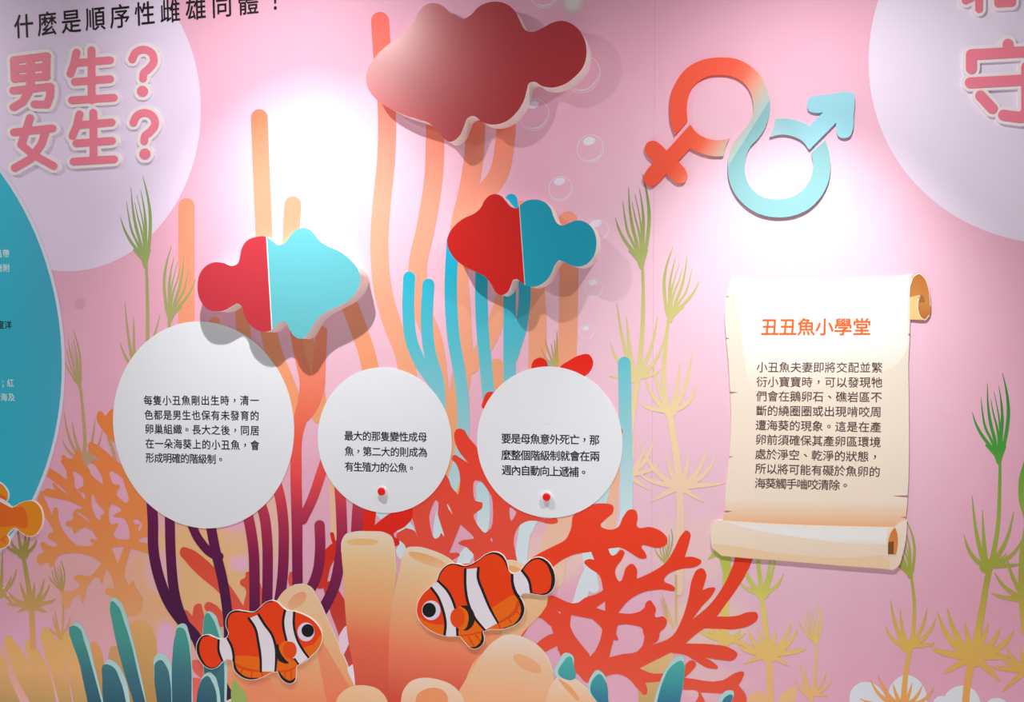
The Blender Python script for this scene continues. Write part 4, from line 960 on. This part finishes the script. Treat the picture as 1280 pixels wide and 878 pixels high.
fR = lambda p: Z(510, 680, C_, p)
oR = [(70, 530), (80, 470), (120, 400), (180, 345), (230, 293), (250, 240), (285, 190), (340, 160), (400, 165), (450, 178), (500, 165), (560, 130), (620, 87), (680, 68), (740, 85), (780, 140), (798, 215, 1), (830, 240), (860, 236), (900, 210, 1), (940, 160), (990, 120), (1040, 110), (1100, 135), (1150, 200), (1168, 270), (1160, 340), (1125, 390), (1080, 408), (1030, 402), (960, 393), (905, 400), (888, 422, 1), (915, 470), (925, 520), (910, 580), (870, 630), (810, 660), (740, 680), (650, 680), (590, 700, 1), (603, 740), (600, 780), (570, 820), (530, 835), (495, 825), (460, 790), (415, 735, 1), (300, 732), (220, 710), (150, 670), (100, 620), (80, 580)]
clown(fR, 'clownfish', (606, 811), 'clownfish cut-out facing left in front of the wide sponge tube', oR, [
    ('orange_body', ORR, ['all']),
    ('amber_patch', ORO, [[(60, 585), (150, 625), (230, 645), (295, 645), (295, 740), (200, 720), (90, 650)], [(665, 512, 1), (760, 452), (850, 410), (900, 450), (930, 520), (910, 600), (850, 660), (740, 690), (640, 690), (715, 630, 1)], [(395, 700), (470, 665), (530, 600), (610, 690), (610, 800), (530, 845), (450, 800)]]),
    ('fin_ray', OD, [('s', [(880, 470, 22), (850, 540, 16), (790, 590, 12), (715, 632, 8)]), ('s', [(795, 590, 8), (820, 625, 8)]), ('s', [(865, 540, 8), (890, 560, 8)]), ('s', [(720, 640, 8), (735, 675, 8)]), ('s', [(480, 740, 8), (525, 815, 8)]), ('s', [(540, 730, 8), (570, 770, 8)]), ('s', [(415, 733, 6), (500, 722, 8), (590, 700, 6)])]),
    ('white_band', WH, [[(183, 345), (240, 298, 1), (310, 370), (355, 450), (390, 540), (395, 735, 1), (298, 738, 1), (300, 640), (285, 540), (250, 430)],
                        [(460, 203, 1), (555, 193, 1), (560, 260), (600, 380), (650, 500), (715, 630, 1), (612, 688, 1), (540, 600), (490, 520), (465, 430), (455, 300)],
                        [(830, 238, 1), (905, 205, 1), (950, 290), (975, 345), (982, 400, 1), (905, 405), (885, 425, 1), (845, 370), (828, 300)]]),
    ('black_line', BK, [('s', [(180, 345, 11), (235, 420, 12), (275, 520, 13), (298, 640, 13), (290, 732, 13)]), ('s', [(240, 298, 11), (310, 370, 12), (355, 450, 12), (378, 520, 12)]), ('s', [(390, 660, 12), (393, 735, 12)]),
                        ('s', [(455, 205, 13), (455, 330, 13), (470, 440, 13), (530, 590, 12), (612, 688, 10)]), ('s', [(560, 193, 13), (555, 255, 13), (600, 390, 13), (655, 520, 12), (715, 630, 9)]),
                        ('s', [(828, 243, 13), (830, 310, 14), (855, 390, 15), (895, 450, 18), (918, 510, 26), (905, 590, 26), (855, 645, 18), (760, 678, 8)]), ('s', [(905, 212, 12), (960, 290, 13), (980, 395, 12)]),
                        ('s', [(235, 290, 6), (260, 225, 9), (300, 178, 9), (350, 160, 8), (450, 180, 8), (520, 157, 9), (600, 97, 9), (680, 70, 14), (750, 96, 20), (785, 155, 14), (798, 215, 6)]),
                        ('s', [(905, 208, 10), (960, 143, 9), (1030, 112, 12), (1100, 138, 22), (1150, 210, 30), (1160, 310, 26), (1120, 390, 14), (1060, 406, 8), (985, 395, 8)]),
                        ('s', [(590, 705, 10), (600, 750, 20), (575, 810, 22), (530, 832, 14), (500, 826, 6)])]),
    ('side_fin', ORO, [('e', 430, 590, 62, 96)]),
    ('fin_edge', BK, [('s', [(425, 497, 5), (470, 510, 22), (505, 570, 30), (500, 630, 28), (465, 680, 12), (445, 688, 4)])]),
    ('fin_disc', (206, 64, 8), [('e', 394, 590, 58, 78), ]),
    ('eye_white', (206, 196, 216), [('e', 184, 530, 74, 78)]),
    ('eye_pupil', (14, 14, 14), [('e', 168, 528, 54, 58)])])
fL = lambda p: Z(230, 740, C_, p)
oL = [(100, 470), (110, 400), (145, 355), (190, 345), (240, 365), (290, 382), (340, 368, 1), (355, 340), (335, 270), (340, 210), (370, 165), (410, 150), (480, 158), (560, 162), (600, 132), (650, 86), (700, 72), (740, 85), (780, 125), (820, 152), (880, 160), (950, 185), (1020, 225), (1070, 280), (1095, 340), (1090, 400), (1060, 460), (1010, 510), (960, 555), (910, 580), (890, 600, 1), (890, 660), (880, 710), (845, 730), (800, 715), (760, 670), (748, 635, 1), (700, 640), (640, 670), (570, 695), (500, 695), (440, 665), (400, 620), (390, 560, 1), (375, 540), (340, 538), (305, 555, 1), (260, 600), (215, 613), (170, 595), (125, 540)]
clown(fL, 'clownfish', (325, 855), 'clownfish cut-out facing right in front of the leaning sponge tube', oL, [
    ('orange_body', ORR, ['all']),
    ('amber_patch', ORO, [[(395, 512, 1), (500, 510), (608, 522, 1), (612, 640), (700, 640), (640, 690), (540, 710), (440, 680), (385, 600)], [(1110, 330), (1100, 420), (1060, 480), (980, 540), (945, 460), (1035, 415), (1080, 350)], [(730, 620), (740, 560), (800, 570), (880, 550), (910, 600), (900, 740), (780, 740), (740, 650)]]),
    ('fin_ray', OD, [('s', [(400, 575, 12), (480, 612, 14), (610, 635, 8)]), ('s', [(465, 615, 8), (450, 650, 8)]), ('s', [(540, 632, 8), (537, 680, 8)]), ('s', [(620, 640, 8), (622, 675, 8)]), ('s', [(750, 635, 8), (830, 628, 8), (890, 600, 8)]), ('s', [(805, 635, 8), (800, 695, 8)]), ('s', [(850, 625, 8), (853, 705, 8)])]),
    ('white_band', WH, [[(278, 380, 1), (345, 370, 1), (380, 440), (390, 555, 1), (345, 535), (305, 560, 1), (280, 480)],
                        [(520, 212, 1), (590, 182, 1), (640, 260), (700, 340), (725, 420), (730, 530), (722, 636, 1), (612, 636, 1), (610, 520), (590, 400), (565, 290)],
                        [(803, 148, 1), (872, 160, 1), (880, 280), (910, 400), (990, 530, 1), (910, 582, 1), (850, 500), (815, 385), (790, 280)]]),
    ('black_line', BK, [('s', [(275, 383, 11), (275, 470, 12), (305, 552, 10)]), ('s', [(345, 370, 11), (380, 440, 12), (395, 520, 12), (395, 570, 14), (410, 630, 22), (450, 672, 22), (510, 693, 14), (590, 690, 6)]),
                        ('s', [(515, 212, 12), (565, 290, 12), (590, 400, 12), (608, 520, 12), (612, 636, 10)]), ('s', [(592, 182, 12), (640, 260, 12), (700, 345, 12), (727, 430, 12), (733, 530, 12), (725, 635, 9)]),
                        ('s', [(803, 150, 12), (788, 230, 12), (793, 300, 12), (815, 390, 11)]), ('s', [(875, 162, 12), (875, 280, 12), (905, 390, 12), (950, 470, 11), (992, 528, 9)]), ('s', [(880, 535, 9), (912, 580, 8)]),
                        ('s', [(350, 350, 10), (337, 275, 14), (343, 205, 14), (375, 165, 12), (420, 152, 12), (500, 160, 10), (565, 160, 6), (650, 87, 6), (700, 74, 6)]), ('s', [(190, 346, 8), (145, 355, 14), (112, 405, 20), (108, 480, 20), (140, 560, 18), (180, 600, 12), (220, 612, 8), (260, 598, 6), (300, 560, 6)]), ('s', [(240, 365, 6), (290, 380, 5)]),
                        ('s', [(752, 640, 10), (768, 675, 18), (805, 712, 22), (850, 722, 18), (882, 690, 6)])]),
    ('side_fin', ORO, [('e', 812, 478, 62, 86)]),
    ('fin_edge', BK, [('s', [(742, 425, 10), (745, 480, 24), (775, 535, 28), (815, 562, 14), (830, 566, 5)])]),
    ('fin_disc', (206, 64, 8), [('e', 842, 465, 54, 68)]),
    ('eye_white', (206, 196, 216), [('e', 970, 320, 67, 75)]),
    ('eye_pupil', (14, 14, 14), [('e', 984, 310, 50, 52)])])
fE = lambda p: Z(0, 580, 100/732, p)
oE = [(-60, 170, 1), (0, 178), (40, 215), (70, 270), (68, 320), (50, 350, 1), (110, 398), (180, 365), (250, 342), (310, 347), (355, 385), (383, 450), (386, 530), (360, 605), (310, 655), (250, 660), (190, 622), (130, 588), (95, 612), (62, 655, 1), (80, 690), (78, 730), (50, 758), (0, 778), (-60, 790, 1), (-200, 650), (-250, 480), (-180, 280)]
clown(fE, 'yellow_fish', (8, 690), 'tail of an amber yellow fish cut-out at the left edge', oE, [
    ('amber_body', (214, 130, 24), ['all']),
    ('orange_marking', (206, 94, 26), [[(-300, 340), (0, 350), (40, 375), (110, 405), (200, 395), (240, 450), (255, 520), (250, 580), (130, 570), (20, 580), (-300, 560)], ('s', [(-40, 275, 20), (20, 305, 22), (60, 330, 14)]), ('s', [(25, 690, 10), (50, 730, 10)]), ('s', [(-30, 720, 8), (20, 690, 8), (60, 660, 8)])]),
    ('white_band', (226, 222, 224), [('s', [(-40, 315, 20), (30, 345, 20), (60, 365, 16), (110, 399, 8)])])], 'fish')

# ------------------------------------------------------------------ raised title letters
LH = [0.0045]
z1 = lambda p: Z(0, 0, A, p)
z4 = lambda p: Z(960, 0, A, p)
def pen(zz, pts, w):
    """a round-nibbed pen drawn along straight runs, or along a curve when there are many points"""
    P = [p[:2] for p in zz(pts)]
    if len(P) > 6: return [stroke(P, w)]
    return [stroke([p, q], w, n=1) for p, q in zip(P, P[1:])]

def letter(zz, strokes, label, dots=(), w=9.4):
    LH[0] += 0.0002; LD = LH[0]
    ss = [r for s in strokes for r in pen(zz, s, w)] + [ell(*zz([(x, y)])[0], r, r) for x, y, r in dots]
    bb = [r for s in strokes for r in pen(zz, s, w+8.2)] + [ell(*zz([(x, y)])[0], r+4.4, r+4.4) for x, y, r in dots]
    o = make('title_letter', bb, (230, 222, 224), d=LD, back=0.0, rough=0.5)
    tag(o, label, 'letter', 'raised pink title letters')
    make('pink_face', ss, (232, 124, 146), d=LD+0.0015, back=LD, parent=o, rough=0.45)
letter(z1, [[(68, 300), (232, 280)], [(68, 300), (72, 395)], [(230, 280), (228, 384)], [(150, 292), (150, 395)], [(72, 346), (230, 332)], [(72, 392), (230, 382)], [(65, 452), (250, 432)], [(250, 432), (248, 480), (232, 522), (170, 520)], [(152, 400), (140, 460), (112, 508), (66, 535)]], 'raised pink character 男 starting the upper row')
letter(z1, [[(380, 262), (368, 318), (350, 368)], [(378, 314), (548, 300)], [(455, 250), (456, 500)], [(372, 408), (548, 394)], [(358, 500), (566, 487)]], 'raised pink character 生 in the upper row')
letter(z1, [[(658, 296), (676, 262), (716, 247), (756, 266), (766, 305), (742, 342), (716, 366), (712, 392)]], 'raised pink question mark of the upper row', [(710, 455, 6.8)])
letter(z1, [[(68, 660), (260, 640)], [(148, 588), (125, 660), (104, 722), (165, 772), (266, 828)], [(228, 648), (205, 720), (152, 792), (72, 838)]], 'raised pink character 女 starting the lower row')
letter(z1, [[(395, 570), (382, 628), (360, 678)], [(390, 624), (556, 610)], [(464, 562), (466, 795)], [(380, 715), (558, 702)], [(366, 806), (568, 794)]], 'raised pink character 生 in the lower row')
letter(z1, [[(664, 612), (682, 578), (722, 562), (762, 582), (772, 622), (748, 657), (722, 680), (718, 704)]], 'raised pink question mark of the lower row', [(722, 768, 6.8)])
letter(z4, [[(1197, 220), (1197, 262)], [(1014, 342), (1014, 272), (1100, 268), (1390, 252), (1392, 320)], [(1008, 413), (1400, 392)], [(1290, 335), (1290, 560), (1262, 586), (1174, 574)], [(1060, 478), (1118, 540)]], 'raised pink character 守 inside the right lilac circle', w=13.5)
letter(z4, [[(1052, -120), (1052, 45)], [(1045, -50), (1012, -10), (985, 2)], [(1148, -80), (1148, 18), (1216, 14), (1216, -80)]], 'lower ends of a raised pink character at the top right corner', w=9.5)

# ------------------------------------------------------------------ headline
hl = writing('headline_text', [('什麼是順序性雌雄同體！', (29.6, 33.3), (343.8, 0.6))], 28.5, (22, 14, 22), LAYER[0]+0.00003, None, 0.010)
tag(hl, 'black line of writing slanting across the top left', 'lettering')
